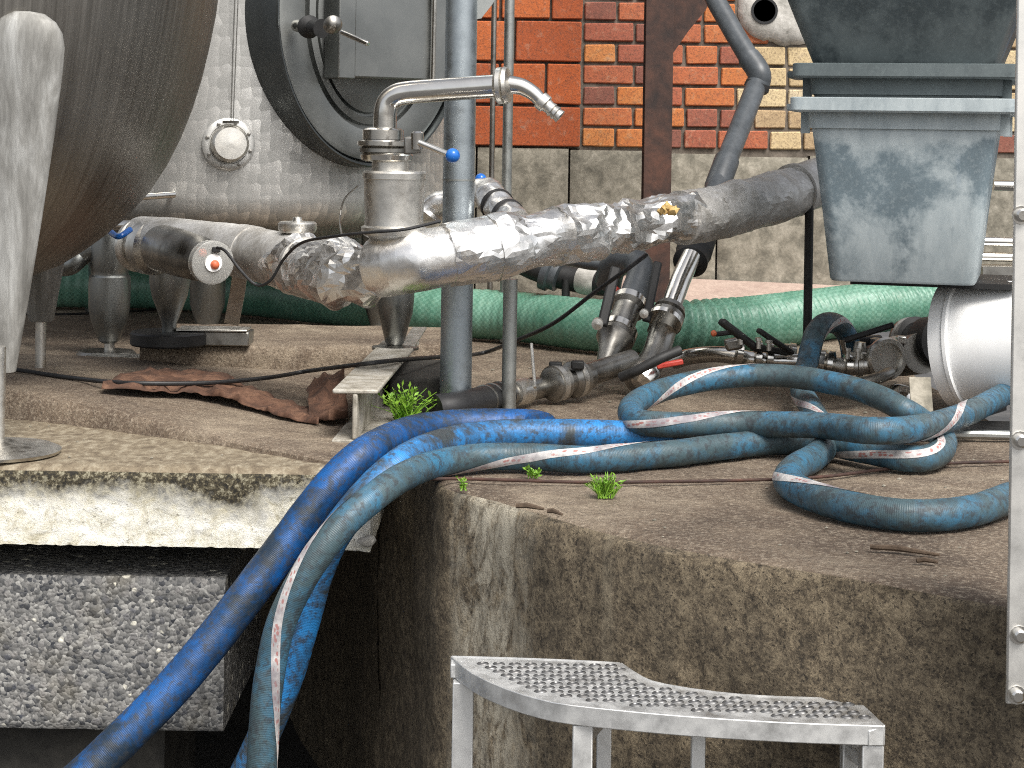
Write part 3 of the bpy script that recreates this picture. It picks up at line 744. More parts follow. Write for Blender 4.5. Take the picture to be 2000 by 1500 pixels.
# small port with cap
php = math.asin((P(446, 280, 704).x - T2x) / R2); zq = P(446, 282, 704).z
cp, npn = surf2(php, zq); npn = (npn + V((0.1, 0, 0.06))).normalized()
port = MB(); port.lathe(cp - npn * 0.02, cp + npn, [(0.0, 0.073), (0.026, 0.073), (0.03, 0.066), (0.03, 0.056), (0.024, 0.054), (0.024, 0.05)], 36)
po = port.build('port_flange', M['marb'], t2)
mb = MB(); mb.lathe(cp, cp + npn, [(0.0, 0.052), (0.045, 0.05), (0.053, 0.044), (0.055, 0.0)], 36); mb.build('port_cap', M['steel2'], po)
for k in range(8):
    a = 2 * math.pi * k / 8 + 0.3; uu = V((0, 0, 1)); rr_ = npn.cross(uu).normalized(); u2 = rr_.cross(npn)
    q = cp + npn * 0.008 + (rr_ * math.cos(a) + u2 * math.sin(a)) * 0.062
    MB().lathe(q, q + npn, [(0, 0.006), (0.007, 0.005), (0.008, 0.0)], 8).build('bolt', M['dsteel'], po)
q = cp + V((0.012, -0.04, 0.062)); mb = MB(); mb.box(q, V((0.022, 0, 0)), V((0, .01, 0)), V((0, 0, .004))); mb.build('cap_clip', M['dsteel'], po)
mb = MB(); top, _ = surf2(php + 0.02, 1.6, 0.02)
mb.tube([q, q + V((0.003, -0.005, 0.2)), V((q.x + 0.018, q.y - 0.005, 1.5))], 0.0018, 8); mb.tube([q + V((0.006, 0, 0)), V((q.x + 0.028, q.y - 0.004, 1.5))], 0.0014, 8)
mb.build('cap_wire', M['dsteel'], po)
# tank legs (behind the pipework)
for k, ph in enumerate((R(-20), R(60), R(140), R(230))):
    q = V((T2x + 0.6 * math.sin(ph), T2y - 0.6 * math.cos(ph), 0))
    if k == 0: q = V((-0.86, 5.25, 0.0))
    mb = MB(); mb.lathe(q, q + V((0, 0, 1)), [(0, 0.06), (0.01, 0.06), (0.012, 0.02), (0.03, 0.02), (0.12, 0.05), (zb + 0.05, 0.055)], 24); mb.build('leg', M['cone'], t2)
mb = MB(); mb.tube([P(258, 386, 760), P(340, 380, 745)], 0.0085, 12)
mb.tube([P(263, 386, 758), P(263, 386, 700)], 0.007, 8)
mb.tube([P(335, 380, 745), P(335, 380, 690)], 0.007, 8)
mb.build('rail_stub', M['steel'], t2)

# ================================================================== POLES
def pole(name, px, py, rpx, label, mat, cat='pole', ytop=-500, z=0.0, bands=()):
    g = G(px, py, z); s = sc_at(g); ztop = H + (CY - ytop) / s
    t = thing(name, label, cat, g)
    MB().lathe(g, g + V((0, 0, 1)), [(0, rpx / s), (ztop - z, rpx / s)], 32).build('tube', mat, t)
    return t, g, s
t, g, s = pole('galvanised_post', 889, 812, 31, 'thick grey galvanised steel post standing behind the foil wrapped pipe', M['galv'])
zz = P(895, 353, s).z
MB().lathe(g + V((0, 0, zz)), g + V((0, 0, 2)), [(0, 31 / s), (0.0, 31.8 / s), (0.004, 31.8 / s), (0.004, 31 / s)], 32).build('seam_ring', M['galvd'], t)
a = P(925, -10, s)
mb = MB(); mb.plate([P(915, -120, s), P(985, -120, s), P(985, -30, s), P(962, 8, s), P(940, 36, s), P(915, 40, s)], 0.006); mb.build('bracket_plate', M['galvd'], t)
MB().lathe(g, g + V((0, 0, 1)), [(0, 0.06), (0.008, 0.06), (0.008, 0.0)], 24).build('base_plate', M['galvd'], t)
t, g, s = pole('galvanised_tube', 993, 812, 14, 'thin dull galvanised tube standing just right of the thick post', M['galvd'], 'tube', 545)
t['label'] = 'thin dull galvanised tube on the deck just right of the thick post'
g2 = G(985, 668); s2 = sc_at(g2)
mb = MB(); mb.lathe(g2, g2 + V((0, 0, 1)), [(0, 10 / s2), (1.6, 10 / s2)], 18)
o = tag(mb.build('conduit_rod', M['galvd']), 'upright steel conduit rod passing behind the nozzle flange before the terracotta wall', 'rod')
o2 = P(964, 100, 540); mb = MB(); mb.lathe(V((o2.x, o2.y, 0)), V((o2.x, o2.y, 1)), [(0, 0.010), (1.6, 0.010)], 12)
tag(mb.build('wall_conduit', M['dsteel']), 'dark thin conduit on the terracotta wall between the post and the rod', 'conduit')

# rusty column with gusset
gc = V((WX(1283) * SW / 560, F / 560, 0)); s = 560
t = thing('steel_column', 'rusty dark brown steel column with triangular gusset in front of the red bricks', 'column', gc)
hw = 27 / s
mb = MB(); mb.abox(gc.x - hw, gc.x + hw, gc.y - 0.05, gc.y - 0.042, 0.008, 1.9); mb.build('flange', M['rusty'], t, bevel=0.002)
mb = MB(); mb.abox(gc.x - hw, gc.x + hw, gc.y + 0.042, gc.y + 0.05, 0.008, 1.9); mb.build('flange', M['rusty'], t, bevel=0.002)
mb = MB(); mb.abox(gc.x - 0.004, gc.x + 0.004, gc.y - 0.042, gc.y + 0.042, 0.008, 1.9); mb.build('web', M['rusty'], t)
mb = MB(); mb.abox(gc.x - 0.08, gc.x + 0.08, gc.y - 0.08, gc.y + 0.08, 0, 0.008); mb.build('base_plate', M['rusty'], t)
mb = MB(); mb.plate([P(1309, 112, 562), P(1345, 60, 562), P(1378, 20, 562), P(1395, -20, 562), P(1420, -150, 562), P(1309, -150, 562)], 0.01); mb.build('gusset', M['rusty'], t)

# ================================================================== FOIL WRAPPED PIPE
fp = [(272, 470, 770), (330, 474, 785), (400, 481, 800), (480, 492, 825), (560, 510, 860), (640, 524, 900), (720, 521, 930), (800, 511, 945), (870, 499, 945), (1000, 474, 930), (1150, 448, 900), (1300, 430, 860), (1450, 402, 820), (1600, 356, 770), (1690, 330, 745)]
path = [P(*q) for q in fp]
full = catmull(path, 0.005)
def pxof(p):
    d = p - CAMP; x = d.x / d.y; z = d.z / d.y
    return CX + F * (x * math.cos(TH) + z * math.sin(TH))
pxs = [pxof(p) for p in full]
def section(a, b): return [p for p, x in zip(full, pxs) if a <= x <= b]
base = V((path[7].x, path[7].y, 0))
fpipe = thing('foil_wrapped_pipe', 'long insulated pipe wrapped in crumpled silver foil crossing the picture', 'pipe', base)
def crumple(a1, a2, sc1=14, sc2=34, flat=0.0, seed=0):
    def f(L, ang, p):
        q = p + V((seed, seed * .7, 0))
        r1 = 1 - abs(nz(q, sc1)) * 2.2; r2 = 1 - abs(nz(q + V((3, 1, 2)), sc2)) * 2.2
        d = noise.voronoi(q * sc1 * .8)[0]
        return a1 * (0.55 * r1 - 0.5 + 0.5 * (d[1] - d[0])) + a2 * (r2 - 0.45) + a1 * 0.8 * nz(q, 5)
    return f
def wrap(name, a, b, r, mat, mod, seg=84, facet=0):
    pts = section(a, b)
    if facet:
        pts = pts[::facet] + [pts[-1]]; mb = MB(); mb.tube(pts, r, seg, mod); rn = random.Random(int(a))
        nv = len(mb.v) - 1
        ax_ = (pts[-1] - pts[0]).normalized()
        mb.v = [tuple(V(q) + ax_ * rn.uniform(-.003, .003) + V((0, rn.uniform(-.0011, .0011), rn.uniform(-.0011, .0011)))) for q in mb.v]
        ff = []
        for f in mb.f:
            if len(f) == 4: ff += ([[f[0], f[1], f[2]], [f[0], f[2], f[3]]] if rn.random() < .5 else [[f[0], f[1], f[3]], [f[1], f[2], f[3]]])
            else: ff.append(f)
        mb.f = ff; mb.uv = {}
        return mb.build(name, mat, fpipe, smooth=9)
    return MB().tube(pts, r, seg, mod).build(name, mat, fpipe, smooth=40 if mod else 35)
wrap('jacket', 276, 486, 0.062, M['jacket'], crumple(0.002, 0.0005, 7, 30), 56)
wrap('jacket_band', 470, 498, 0.0645, M['jacket'], None, 48)
wrap('jacket', 486, 600, 0.0625, M['jacket'], crumple(0.001, 0.0, 6, 30), 48)
wrap('foil_bundle', 556, 748, 0.066, M['foil'], crumple(0.036, 0.008, 8, 18, seed=4), 40, 3)
wrap('foil_wrap', 742, 882, 0.0645, M['foil'], crumple(0.004, 0.0008, 7, 20, seed=2), 72)
wrap('jacket_band', 862, 867, 0.0665, M['dsteel'], None, 48)
wrap('foil_wrap', 870, 1095, 0.0645, M['foil'], crumple(0.018, 0.003, 6, 14, seed=6), 44, 3)
wrap('foil_bundle', 1082, 1345, 0.0635, M['foil'], crumple(0.028, 0.008, 8, 19, seed=9), 40, 3)
wrap('foil_wrap', 1330, 1560, 0.063, M['jacket'], crumple(0.010, 0.003, 7, 16, seed=12), 44, 3)
wrap('foil_sheet', 955, 1012, 0.0665, M['foil'], crumple(0.018, 0.004, 6, 14, seed=6), 44, 3)
wrap('foil_sheet', 1150, 1215, 0.0655, M['foil'], crumple(0.028, 0.010, 8, 19, seed=9), 40, 3)
wrap('foil_sheet', 1385, 1450, 0.0645, M['jacket'], crumple(0.010, 0.003, 7, 16, seed=12), 44, 3)
wrap('jacket_band', 1548, 1556, 0.0665, M['jacket'], None, 48)
wrap('jacket', 1552, 1690, 0.0625, M['jacket'], crumple(0.002, 0, 8, 20), 48)
mb = MB(); c = P(1302, 408, 930)
for k in range(5):
    mb.sphere(P(1290 + 8 * k, 414 - 5 * (k % 3), 906) , 0.008 + 0.002 * (k % 2), 8, 6)
mb.v = [tuple(V(q) + V((nz(q, 90), nz(q, 95), nz(q, 85))) * .008) for q in mb.v]
mb.build('foam_bit', M['foam'], fpipe)
# branch wrapped in foil behind the post
br = catmull([P(1010, 440, 900), P(975, 405, 880), P(945, 375, 860), P(905, 385, 840), P(850, 405, 835), P(835, 420, 835)], 0.006)
MB().tube(br, 0.034, 48, crumple(0.008, 0.002, 16, 40)).build('foil_branch', M['foil'], fpipe, smooth=40)
for q in (8, 18): 
    MB().lathe(br[q], br[q + 2], [(0, 0.036), (0.001, 0.0385), (0.011, 0.0385), (0.012, 0.036)], 24).build('black_strap', M['black'], fpipe)
# second blue ball lever
mb = MB(); mb.sphere(P(939, 350, 850), 11.5 / 850); mb.build('lever_ball', M['blue'], fpipe)
mb = MB(); mb.tube([P(938, 360, 850), P(948, 385, 850), P(953, 400, 850)], 0.005, 10); mb.build('lever_rod', M['steel'], fpipe)
# flange cap on the jacket
q = P(581, 446, 860)
mb = MB(); mb.lathe(q - V((0, 0, .035)), q + V((0, 0, 1)), [(0, 0.026), (0.025, 0.026), (0.026, 0.04), (0.034, 0.044), (0.046, 0.044), (0.05, 0.04), (0.052, 0.012), (0.06, 0.010), (0.062, 0)], 32)
mb.build('flange_cap', M['steel2'], fpipe)
# side branch with clear cap
a = P(318, 484, 800); b = P(412, 512, 862)
sb = MB().lathe(a, b, [(0, 0.056), (0.35, 0.056), (0.75, 0.052), (0.80, 0.042), (1.0, 0.042)], 36, True).build('side_branch', M['dsteel'], fpipe)
ax = (b - a).normalized(); e = b
mb = MB(); mb.lathe(e - ax * 0.012, e + ax, [(0, 0.045), (0.0, 0.0495), (0.026, 0.0495), (0.028, 0.046), (0.028, 0.0)], 40); mb.build('clear_cap', M['clear'], sb)
mb = MB(); mb.lathe(e + ax * 0.014, e + ax, [(0, 0.020), (0.006, 0.020), (0.006, 0.012)], 24); mb.build('ring', M['white'], sb)
mb = MB(); mb.sphere(e + ax * 0.018 + V((0.003, 0, -0.004)), 0.011, 12, 8); mb.build('red_core', M['orange'], sb)
mb = MB(); mb.sphere(e + ax * 0.018 + V((-0.025, 0, 0.022)), 0.010, 12, 8); mb.build('red_plug', M['orange'], sb)
mb = MB(); mb.box(e + ax * 0.018 + V((0.006, -0.002, 0.03)), V((0.009, 0, 0)), V((0, .006, 0)), V((0, 0, .006))); mb.build('terminal', M['black'], sb, bevel=0.002)
# coupling at the left end and blue lever
a = P(262, 478, 770); b = P(312, 484, 782)
MB().lathe(a, b, [(0, .045), (.08, .066), (.2, .068), (.25, .056), (.45, .056), (.55, .07), (.85, .07), (1, .058)], 40, True).build('coupling', M['steel2'], fpipe)
MB().tube(catmull([P(255, 448, 795), P(232, 462, 800), P(214, 452, 790)], .004), [0.004] * 3 if False else 0.0075, 10).build('blue_lever', M['blue'], fpipe)
MB().tube([P(222, 440, 765), P(285, 440, 775)], 0.013, 16).build('valve_stem', M['steel'], fpipe)
# support strap of the pipe
sp = catmull([P(470, 528, 815), P(463, 575, 808), P(452, 632, 802)], 0.02)
mb = MB()
for a, b in zip(sp[:-1], sp[1:]): mb.bar(a, b + (b - a) * .05, 0.036, 0.004, (0, -1, 0))
mb.build('support_strap', M['steel2'], fpipe)
# stand under the pipe (dark rod, right) and cone foot on the beam
q = P(1581, 390, 790); g = V((q.x, q.y, 0))
mb = MB(); mb.lathe(g, g + V((0, 0, 1)), [(0, 0.011), (q.z, 0.011)], 16); mb.lathe(g, g + V((0, 0, 1)), [(0, 0.035), (0.006, 0.035), (0.006, 0.011)], 20)
mb.build('support_rod', M['bplast'], fpipe)
def vl(px, s, prof, mat, name, parent, ym=None, seg=36):
    ys = [p[0] for p in prof]; ym = ym or sum(ys) / len(ys); c = P(px, ym, s)
    mb = MB(); pr = [(P(px, y, s).z, r / s) for y, r in prof]
    mb.lathe(V((c.x, c.y, 0)), V((c.x, c.y, 1)), pr, seg); return mb.build(name, mat, parent)
vl(772, 822, [(545, 36), (560, 36), (580, 37), (612, 34), (640, 26), (668, 19), (674, 14)], M['cone'], 'support_cone', fpipe)
vl(772, 822, [(674, 30), (677, 46), (682, 46), (684, 30)], M['dsteel'], 'foot_plate', fpipe)
# thin cables on the pipe
def cable(name, pts, r, parent=None, mat='black', label=None, cat='cable'):
    mb = MB().tube(catmull(pts, 0.01), r, 10); o = mb.build(name, M[mat], parent)
    if label: tag(o, label, cat)
    return o
cable('cable', [P(424, 484, 915), P(440, 490, 920), (P(470, 528, 925)), P(500, 556, 925), P(528, 548, 930), P(555, 505, 935), P(590, 474, 950), P(650, 462, 985), P(720, 454, 1005), P(790, 448, 1010), P(860, 432, 1000)], 0.0032, None, 'black', 'thin black cable looping from the clear cap over the foil bundle')
cable('cable', [P(668, 460, 985), P(664, 430, 905), P(672, 390, 900), P(700, 362, 905)], 0.0018, None, 'dsteel', 'hair thin wire arching beside the white valve sleeve', 'wire')
# ================================================================== VALVE AND NOZZLE
vb = P(766, 455, 940)
valve = thing('outlet_valve', 'stainless butterfly valve with bent outlet pipe and blue knob lever on the foil pipe', 'valve', vb)
vl(770, 940, [(470, 40), (458, 62), (450, 64), (444, 64), (440, 58), (425, 57), (365, 60), (350, 61), (349, 63), (338, 63), (334, 60), (333, 40)], M['steel2'], 'sleeve', valve)
vl(762, 940, [(336, 36), (313, 36)], M['steel2'], 'stub', valve)
vl(755, 940, [(316, 40), (312, 50), (303, 52), (298, 46)], M['steel'], 'lower_clamp', valve)
vl(750, 940, [(299, 42), (297, 48), (290, 48), (286, 42)], M['dsteel'], 'valve_disc', valve)
vl(750, 940, [(288, 44), (284, 52), (276, 52), (273, 44)], M['steel'], 'valve_body', valve)
vl(748, 940, [(275, 30), (272, 40), (254, 40), (250, 34), (249, 24)], M['steel'], 'upper_clamp', valve)
mb = MB(); c = P(806, 284, 975); mb.box(c, V((0.017, 0, 0.001)), V((0, 0.016, 0)), V((0, 0, 0.018))); mb.build('clamp_lug', M['dsteel'], valve, bevel=0.004)
mb = MB(); mb.lathe(P(815, 272, 985), P(815, 262, 985), [(-0.02, 0.012), (0.012, 0.013), (0.016, 0.008)], 16); mb.build('clamp_nut', M['steel'], valve)
mb = MB(); mb.tube([P(818, 278, 990), P(850, 291, 992), P(874, 301, 995)], 0.006, 12); mb.build('lever', M['steel'], valve)
mb = MB(); mb.sphere(P(884, 304, 995), 14.5 / 995, 20, 14); mb.build('lever_ball', M['blue'], valve)
pth = catmull([P(752, 262, 940), P(752, 240, 940), P(753, 218, 940), P(759, 199, 940), P(775, 186, 941), P(797, 181, 942), P(830, 178, 944), P(900, 173, 948), P(970, 168, 952)], 0.004)
MB().tube(pth, 0.0242, 32).build('outlet_pipe', M['steel'], valve, smooth=60)
a = P(966, 168, 952); b = P(998, 166, 954)
MB().lathe(a, b, [(0, .024), (.1, .034), (.25, .038), (.5, .038), (.6, .033), (.65, .039), (.85, .036), (1, .018)], 36, True).build('flange', M['steel2'], valve)
nz_p = catmull([P(995, 165, 953), P(1018, 169, 954), P(1040, 181, 955), P(1058, 198, 956), P(1068, 207, 957)], 0.004)
nn_ = len(nz_p)
MB().tube(nz_p, [0.019 - 0.006 * i / nn_ for i in range(nn_)], 24).build('nozzle', M['steel'], valve)
a = P(1054, 194, 956); b = P(1094, 228, 958)
MB().lathe(a, b, [(0, .013), (.02, .019), (.3, .019), (.34, .0145), (.5, .013), (.62, .0155), (.66, .0125), (.8, .0155), (.84, .0125), (1.0, .0145), (1.0, .0095), (.7, .0095), (.7, 0)], 24, True).build('nozzle_tip', M['steel2'], valve)

# ================================================================== CONE FEET, PLATES
g = G(214, 690)
cf = thing('cone_fitting', 'dark stainless bulb shaped cone fitting on a round foot left of the clear cap', 'fitting', g)
sC = sc_at(g)
vl(214, sC, [(455, 34), (470, 37), (520, 39), (528, 36), (536, 36), (540, 40), (560, 41), (600, 40), (622, 36), (640, 30), (665, 20), (670, 12)], M['cone'], 'cone', cf)
vl(214, sC, [(668, 10), (690, 10)], M['steel2'], 'stem', cf)
vl(208, sC, [(682, 20), (685, 52), (691, 58), (696, 50)], M['dsteel'], 'foot_disc', cf)
MB().tube(catmull([P(200, 490, sC), P(176, 490, sC), P(160, 500, sC), P(135, 520, sC), P(100, 520, sC - 20)], .006), 0.026, 20).build('elbow', M['cone'], cf)
mb = MB(); a = G(150, 712); b = G(290, 716); 
mb.abox(a.x, b.x, a.y - 0.01, a.y + 0.12, 0.0, 0.012); mb2 = MB(); mb2.abox(a.x + .02, b.x - .005, a.y + 0.0, a.y + 0.09, 0.013, 0.02)
pt = thing('shim_plates', 'stacked steel shim plates under the round foot of the bulb shaped fitting', 'plates', ((a.x + b.x) / 2, a.y, 0))
mb.build('plate', M['dsteel'], pt, bevel=0.002); mb2.build('plate', M['steel2'], pt, bevel=0.002)
# black puck and box on the plinth
zp = 0.066; g = G(330, 664, zp + 0.012); g.z = zp; sK = sc_at(g)
cf = thing('puck_stand', 'dark cone foot on a black round puck standing on the low plinth', 'machine foot', g)
mb = MB(); mb.lathe(g, g + V((0, 0, 1)), [(0, .095), (.004, .098), (.03, .098), (.034, .094), (.034, 0)], 40); mb.build('puck', M['black'], cf)
zt = g.z + 0.034; u = V((0, 0, 1))
zend = P(330, 500, sK).z
mb = MB(); mb.lathe(V((g.x, g.y, zt)), V((g.x, g.y, zt + 1)), [(0, .018), (.02, .019), (.05, .030), (.09, .045), (.125, .052), (.15, .053), (zend - zt, .053)], 32); mb.build('cone', M['cone'], cf)
gb = G(436, 676, zp); sb_ = sc_at(gb)
mb = MB(); mb.abox(gb.x - 0.06, gb.x + 0.065, gb.y, gb.y + 0.09, zp, zp + 0.036)
bx_ = thing('steel_box', 'flat grimy steel box on the plinth carrying the pipe strap', 'box', V((gb.x, gb.y + .045, zp)))
mb.build('body', M['dsteel'], bx_, bevel=0.003)
mb = MB(); mb.abox(gb.x - 0.12, gb.x + 0.06, gb.y - 0.004, gb.y + 0.085, zp + 0.037, zp + 0.042); mb.build('lid', M['steel2'], bx_, bevel=0.001)

# I-beam stub
f0 = G(692, 868); sB = sc_at(f0); back = P(783, 678, 800)
dirb = V((back.x - f0.x + 0.0, back.y - f0.y, 0)); Lb = dirb.length; dirb.normalize(); side = V((dirb.y, -dirb.x, 0))
ib = thing('steel_beam', 'short pale steel I beam lying on the deck with its end facing the viewer', 'beam', f0)
HB, WB = 0.108, 0.09
side = V((1, 0, 0))
def ibox(u0, u1, z0, z1, name):
    vs_ = [f0 + side * u + dirb * d + V((0, 0, z)) for d in (0, Lb) for z in (z0, z1) for u in (u0, u1)]
    mb = MB(); mb.add(vs_, [(0, 1, 3, 2), (4, 6, 7, 5), (0, 4, 5, 1), (2, 3, 7, 6), (0, 2, 6, 4), (1, 5, 7, 3)])
    return mb.build(name, M['beam'], ib, bevel=0.003)
M['beam'] = m_plain('weathered_beam_steel', (0.20, 0.18, 0.14), (0.42, 0.39, 0.33), 18, 0.7, 0.3, 0.4, c3=(0.55, 0.53, 0.48))
ibox(-WB / 2, WB / 2, HB - 0.009, HB, 'top_flange'); ibox(-WB / 2, WB / 2, 0.0, 0.009, 'bottom_flange'); ibox(-0.005, 0.005, 0.009, HB - 0.009, 'web')
# squat dark block added for the shaded right side of the beam
a = G(760, 805); b = G(862, 800)
mb = MB(); mb.abox(a.x, b.x, a.y, a.y + 0.35, -0.004, 0.075)
tag(mb.build('beam_shade_block', M['recess'], bevel=0.008), 'added dark block imitating the shaded beam side, between the I beam and the thick post', 'block')
# flat steel strip behind the support cone
a = P(815, 640, 800); b = P(798, 672, 822)
mb = MB(); mb.bar(P(820, 640, 760), P(796, 676, 822), 0.035, 0.004); tag(mb.build('steel_strip', M['steel2']), 'short light flat steel strip leaning beside the support cone over the beam', 'steel strip')
# rust sheets
def rag(name, pts0, pts1, nx, ny, amp, label, mat, seed):
    mb = MB(); vs_ = []
    A = catmull(pts0, 0.02); B = catmull(pts1, 0.02)
    def samp(L, t):
        k = t * (len(L) - 1); i = min(int(k), len(L) - 2); return L[i].lerp(L[i + 1], k - i)
    for i in range(nx + 1):
        for j in range(ny + 1):
            p = samp(A, i / nx).lerp(samp(B, i / nx), j / ny)
            q_ = V((p.x * 17 + seed, p.y * 5, 0)) + V((noise.noise(p * 7), noise.noise(p * 6 + V((4, 0, 0))), 0)) * 0.8; h = amp * (1.25 - 2.4 * abs(noise.noise(q_))) + amp * 0.35 * (1 - 2.5 * abs(noise.noise(q_ * 2.3)))
            vs_.append(p + V((0.006 * nz(p, 30), 0.006 * nz(p, 25), max(h, -0.002) * (0.35 if j in (0,) else 1))))
    fs = [(i * (ny + 1) + j, (i + 1) * (ny + 1) + j, (i + 1) * (ny + 1) + j + 1, i * (ny + 1) + j + 1) for i in range(nx) for j in range(ny)]
    mb.add(vs_, fs); o = mb.build(name, M[mat], smooth=14)
    so = o.modifiers.new('thick', 'SOLIDIFY'); so.thickness = 0.0016
    return tag(o, label, 'rusty sheet')
rag('rusty_sheet', [G(200, 762, .05), G(290, 765, .045), (G(380, 770, .035)), G(460, 785, .03), G(545, 815, .015), G(620, 832, .008)], [G(215, 745, .045), G(290, 728, .045), G(380, 732, .04), G(450, 742, .04), G(540, 785, .015), G(620, 806, .008)], 80, 16, 0.011, 'crumpled rust brown sheet lying along the screed pad below the plinth', 'rust', 3)
rag('rusty_sheet', [G(600, 815, .012), G(640, 828, .012), G(682, 822, .012)], [G(600, 770, .015), G(640, 745, .06), G(672, 725, .09)], 26, 18, 0.02, 'crumpled rust brown scrap tucked against the left side of the I beam', 'rust', 8)

# ================================================================== GREEN HOSE
gp = [(-120, 552), (60, 557), (300, 561), (480, 572), (640, 588), (840, 608), (1000, 617), (1150, 634), (1300, 640), (1450, 634), (1600, 614), (1720, 600), (1840, 592), (1960, 588)]
gpts = catmull([G(a, b, 0.078) for a, b in gp], 0.0055)
def ribs(L, a, p):
    x = pxof(p); k = min(1, max(0.12, (x - 1150) / 250)); 
    return 0.0075 * k * math.sin(2 * math.pi * (L / 0.034 + a / (2 * math.pi)))
o = MB().tube(gpts, 0.074, 28, ribs).build('green_hose', M['green'], smooth=60)
tag(o, 'thick ribbed green suction hose lying along the back of the deck', 'hose')

# ================================================================== PIPEWORK IN THE MIDDLE
# grey downpipe
pp = [(1370, -60, 640), (1400, 5, 650), (1440, 75, 660), (1472, 128, 668)]
dpth = thing('downpipe', 'dark grey plastic downpipe with a kink running down behind the foil pipe', 'pipe', G(1350, 740))
MB().tube([P(*q) for q in pp], 0.030, 24).build('upper_pipe', M['pvc'], dpth)
MB().tube(catmull([P(1462, 112, 666), P(1474, 128, 668), P(1483, 145, 670), P(1482, 160, 670), P(1477, 174, 671)], .006), 0.0345, 26).build('elbow', M['pvc'], dpth)
MB().tube([P(1480, 160, 670), P(1445, 250, 690), P(1408, 342, 712), P(1362, 470, 745)], 0.030, 24).build('lower_pipe', M['pvc'], dpth)
MB().lathe(P(1480, 165, 671), P(1476, 176, 671), [(-.005, .036), (.014, .0375), (.016, .031)], 26).build('socket_ring', M['bplast'], dpth)
MB().lathe(P(1420, 312, 705), P(1398, 372, 718), [(0, .030), (.02, .035), (.9, .035), (1, .030)], 26, True).build('sleeve', M['pvc'], dpth)
MB().lathe(P(1366, 462, 745), P(1346, 518, 765), [(0, .032), (.1, .046), (.55, .047), (.6, .043), (.9, .045), (1, .03)], 28, True).build('black_socket', M['bplast'], dpth)
# steel drop pipe with clamp
dr = thing('steel_drop_pipe', 'polished steel drop pipe with clamp ring under the black socket', 'pipe', G(1270, 752))
MB().tube([P(1350, 500, 765), P(1328, 550, 775), P(1306, 612, 785)], 0.0255, 24).build('tube', M['steel'], dr)
MB().lathe(P(1311, 600, 785), P(1290, 652, 795), [(0, .026), (.02, .037), (.18, .041), (.22, .033), (.3, .042), (.62, .043), (.68, .034), (1, .034)], 32, True).build('clamp', M['dsteel'], dr)
MB().tube(catmull([P(1296, 640, 793), P(1288, 668, 800), P(1278, 695, 806), P(1262, 722, 815), P(1245, 745, 825)], .006), 0.033, 26).build('reducer', M['dsteel'], dr)
MB().lathe(P(1300, 622, 798), P(1296, 632, 800), [(0, .0435), (.012, .0435)], 30).build('clamp_band', M['steel'], dr)
MB().lathe(P(1272, 722, 838), P(1246, 752, 842), [(0, .03), (.2, .036), (.7, .036), (1, .02)], 26, True).build('union', M['steel'], dr)
mb = MB(); mb.tube(catmull([P(1213, 737, 868), P(1245, 723, 872), P(1290, 700, 872), P(1328, 684, 868)], .008), [0.011] * 99 if False else 0.0115, 12); mb.build('lever_grip', M['bplast'], dr)
mb = MB(); mb.bar(P(1282, 716, 850), P(1334, 706, 850), 0.02, 0.012); mb.build('red_tag', M['red'], dr, bevel=.003)
# black elbow with coupling
el = thing('hose_coupling', 'black rubber elbow with steel clamp rings and black cam levers', 'coupling', G(1185, 715))
MB().tube(catmull([P(1188, 548, 735), P(1196, 524, 742), P(1218, 508, 750), P(1243, 512, 758), P(1252, 535, 764), P(1243, 565, 770), P(1232, 592, 776)], .006), 0.0365, 26).build('elbow', M['pvc'], el)
A = P(1233, 585, 778); B = P(1180, 714, 812)
MB().lathe(A, B, [(0, .034), (.04, .043), (.14, .045), (.17, .036), (.2, .034), (.43, .035), (.46, .044), (.5, .047), (.62, .047), (.66, .038), (.8, .03), (1, .019)], 36, True).build('coupling_body', M['dsteel'], el)
MB().lathe(A.lerp(B, .05), A.lerp(B, .15), [(0, .0465), (.02, .0465)], 32).build('clamp_ring', M['steel'], el)
MB().lathe(A.lerp(B, .48), A.lerp(B, .6), [(0, .0485), (.02, .0485)], 32).build('clamp_ring', M['steel'], el)
def levr(p, q, wd_, parent, name='cam_lever'):
    mb = MB(); mb.bar(p, q, wd_, 0.013, (0, -1, .2)); return mb.build(name, M['bplast'], parent, bevel=.005)
levr(P(1203, 522, 790), P(1176, 636, 808), 0.026, el); levr(P(1285, 512, 780), P(1262, 628, 800), 0.022, el)
MB().lathe(P(1167, 632, 815), P(1164, 640, 830), [(-.01, .014), (.014, .014), (.016, 0)], 14).build('pivot_bolt', M['steel2'], el)
MB().lathe(P(1258, 612, 806), P(1256, 618, 818), [(-.01, .011), (.012, .011), (.014, 0)], 14).build('pivot_bolt', M['steel2'], el)
mb = MB(); mb.bar(P(1207, 562, 755), P(1197, 588, 757), 0.012, 0.02); mb.build('red_tab', M['red'], el, bevel=.003)
# black pipes behind
bp = thing('black_pipe_run', 'black plastic pipe run with flange behind the foil pipe and green hose', 'pipe', G(1100, 640))
MB().tube(catmull([P(1010, 508, 660), P(1060, 530, 665), P(1130, 548, 670), P(1200, 556, 680)], .02), 0.036, 22).build('pipe', M['bplast'], bp)
MB().lathe(P(1062, 528, 668), P(1092, 540, 670), [(0, .04), (.1, .055), (.5, .055), (.6, .046), (1, .046)], 26, True).build('flange', M['pvc'], bp)
MB().lathe(P(1130, 546, 672), P(1165, 552, 675), [(0, .036), (.2, .041), (.8, .041), (1, .036)], 26, True).build('pale_sleeve', M['render'], bp)
MB().tube([P(1105, 600, 672), P(1105, 545, 672)], .012, 12).build('stay', M['bplast'], bp)
MB().tube([P(1090, 505, 720), P(1150, 517, 735), P(1210, 521, 748)], 0.014, 14).build('side_pipe', M['pvc'], bp)
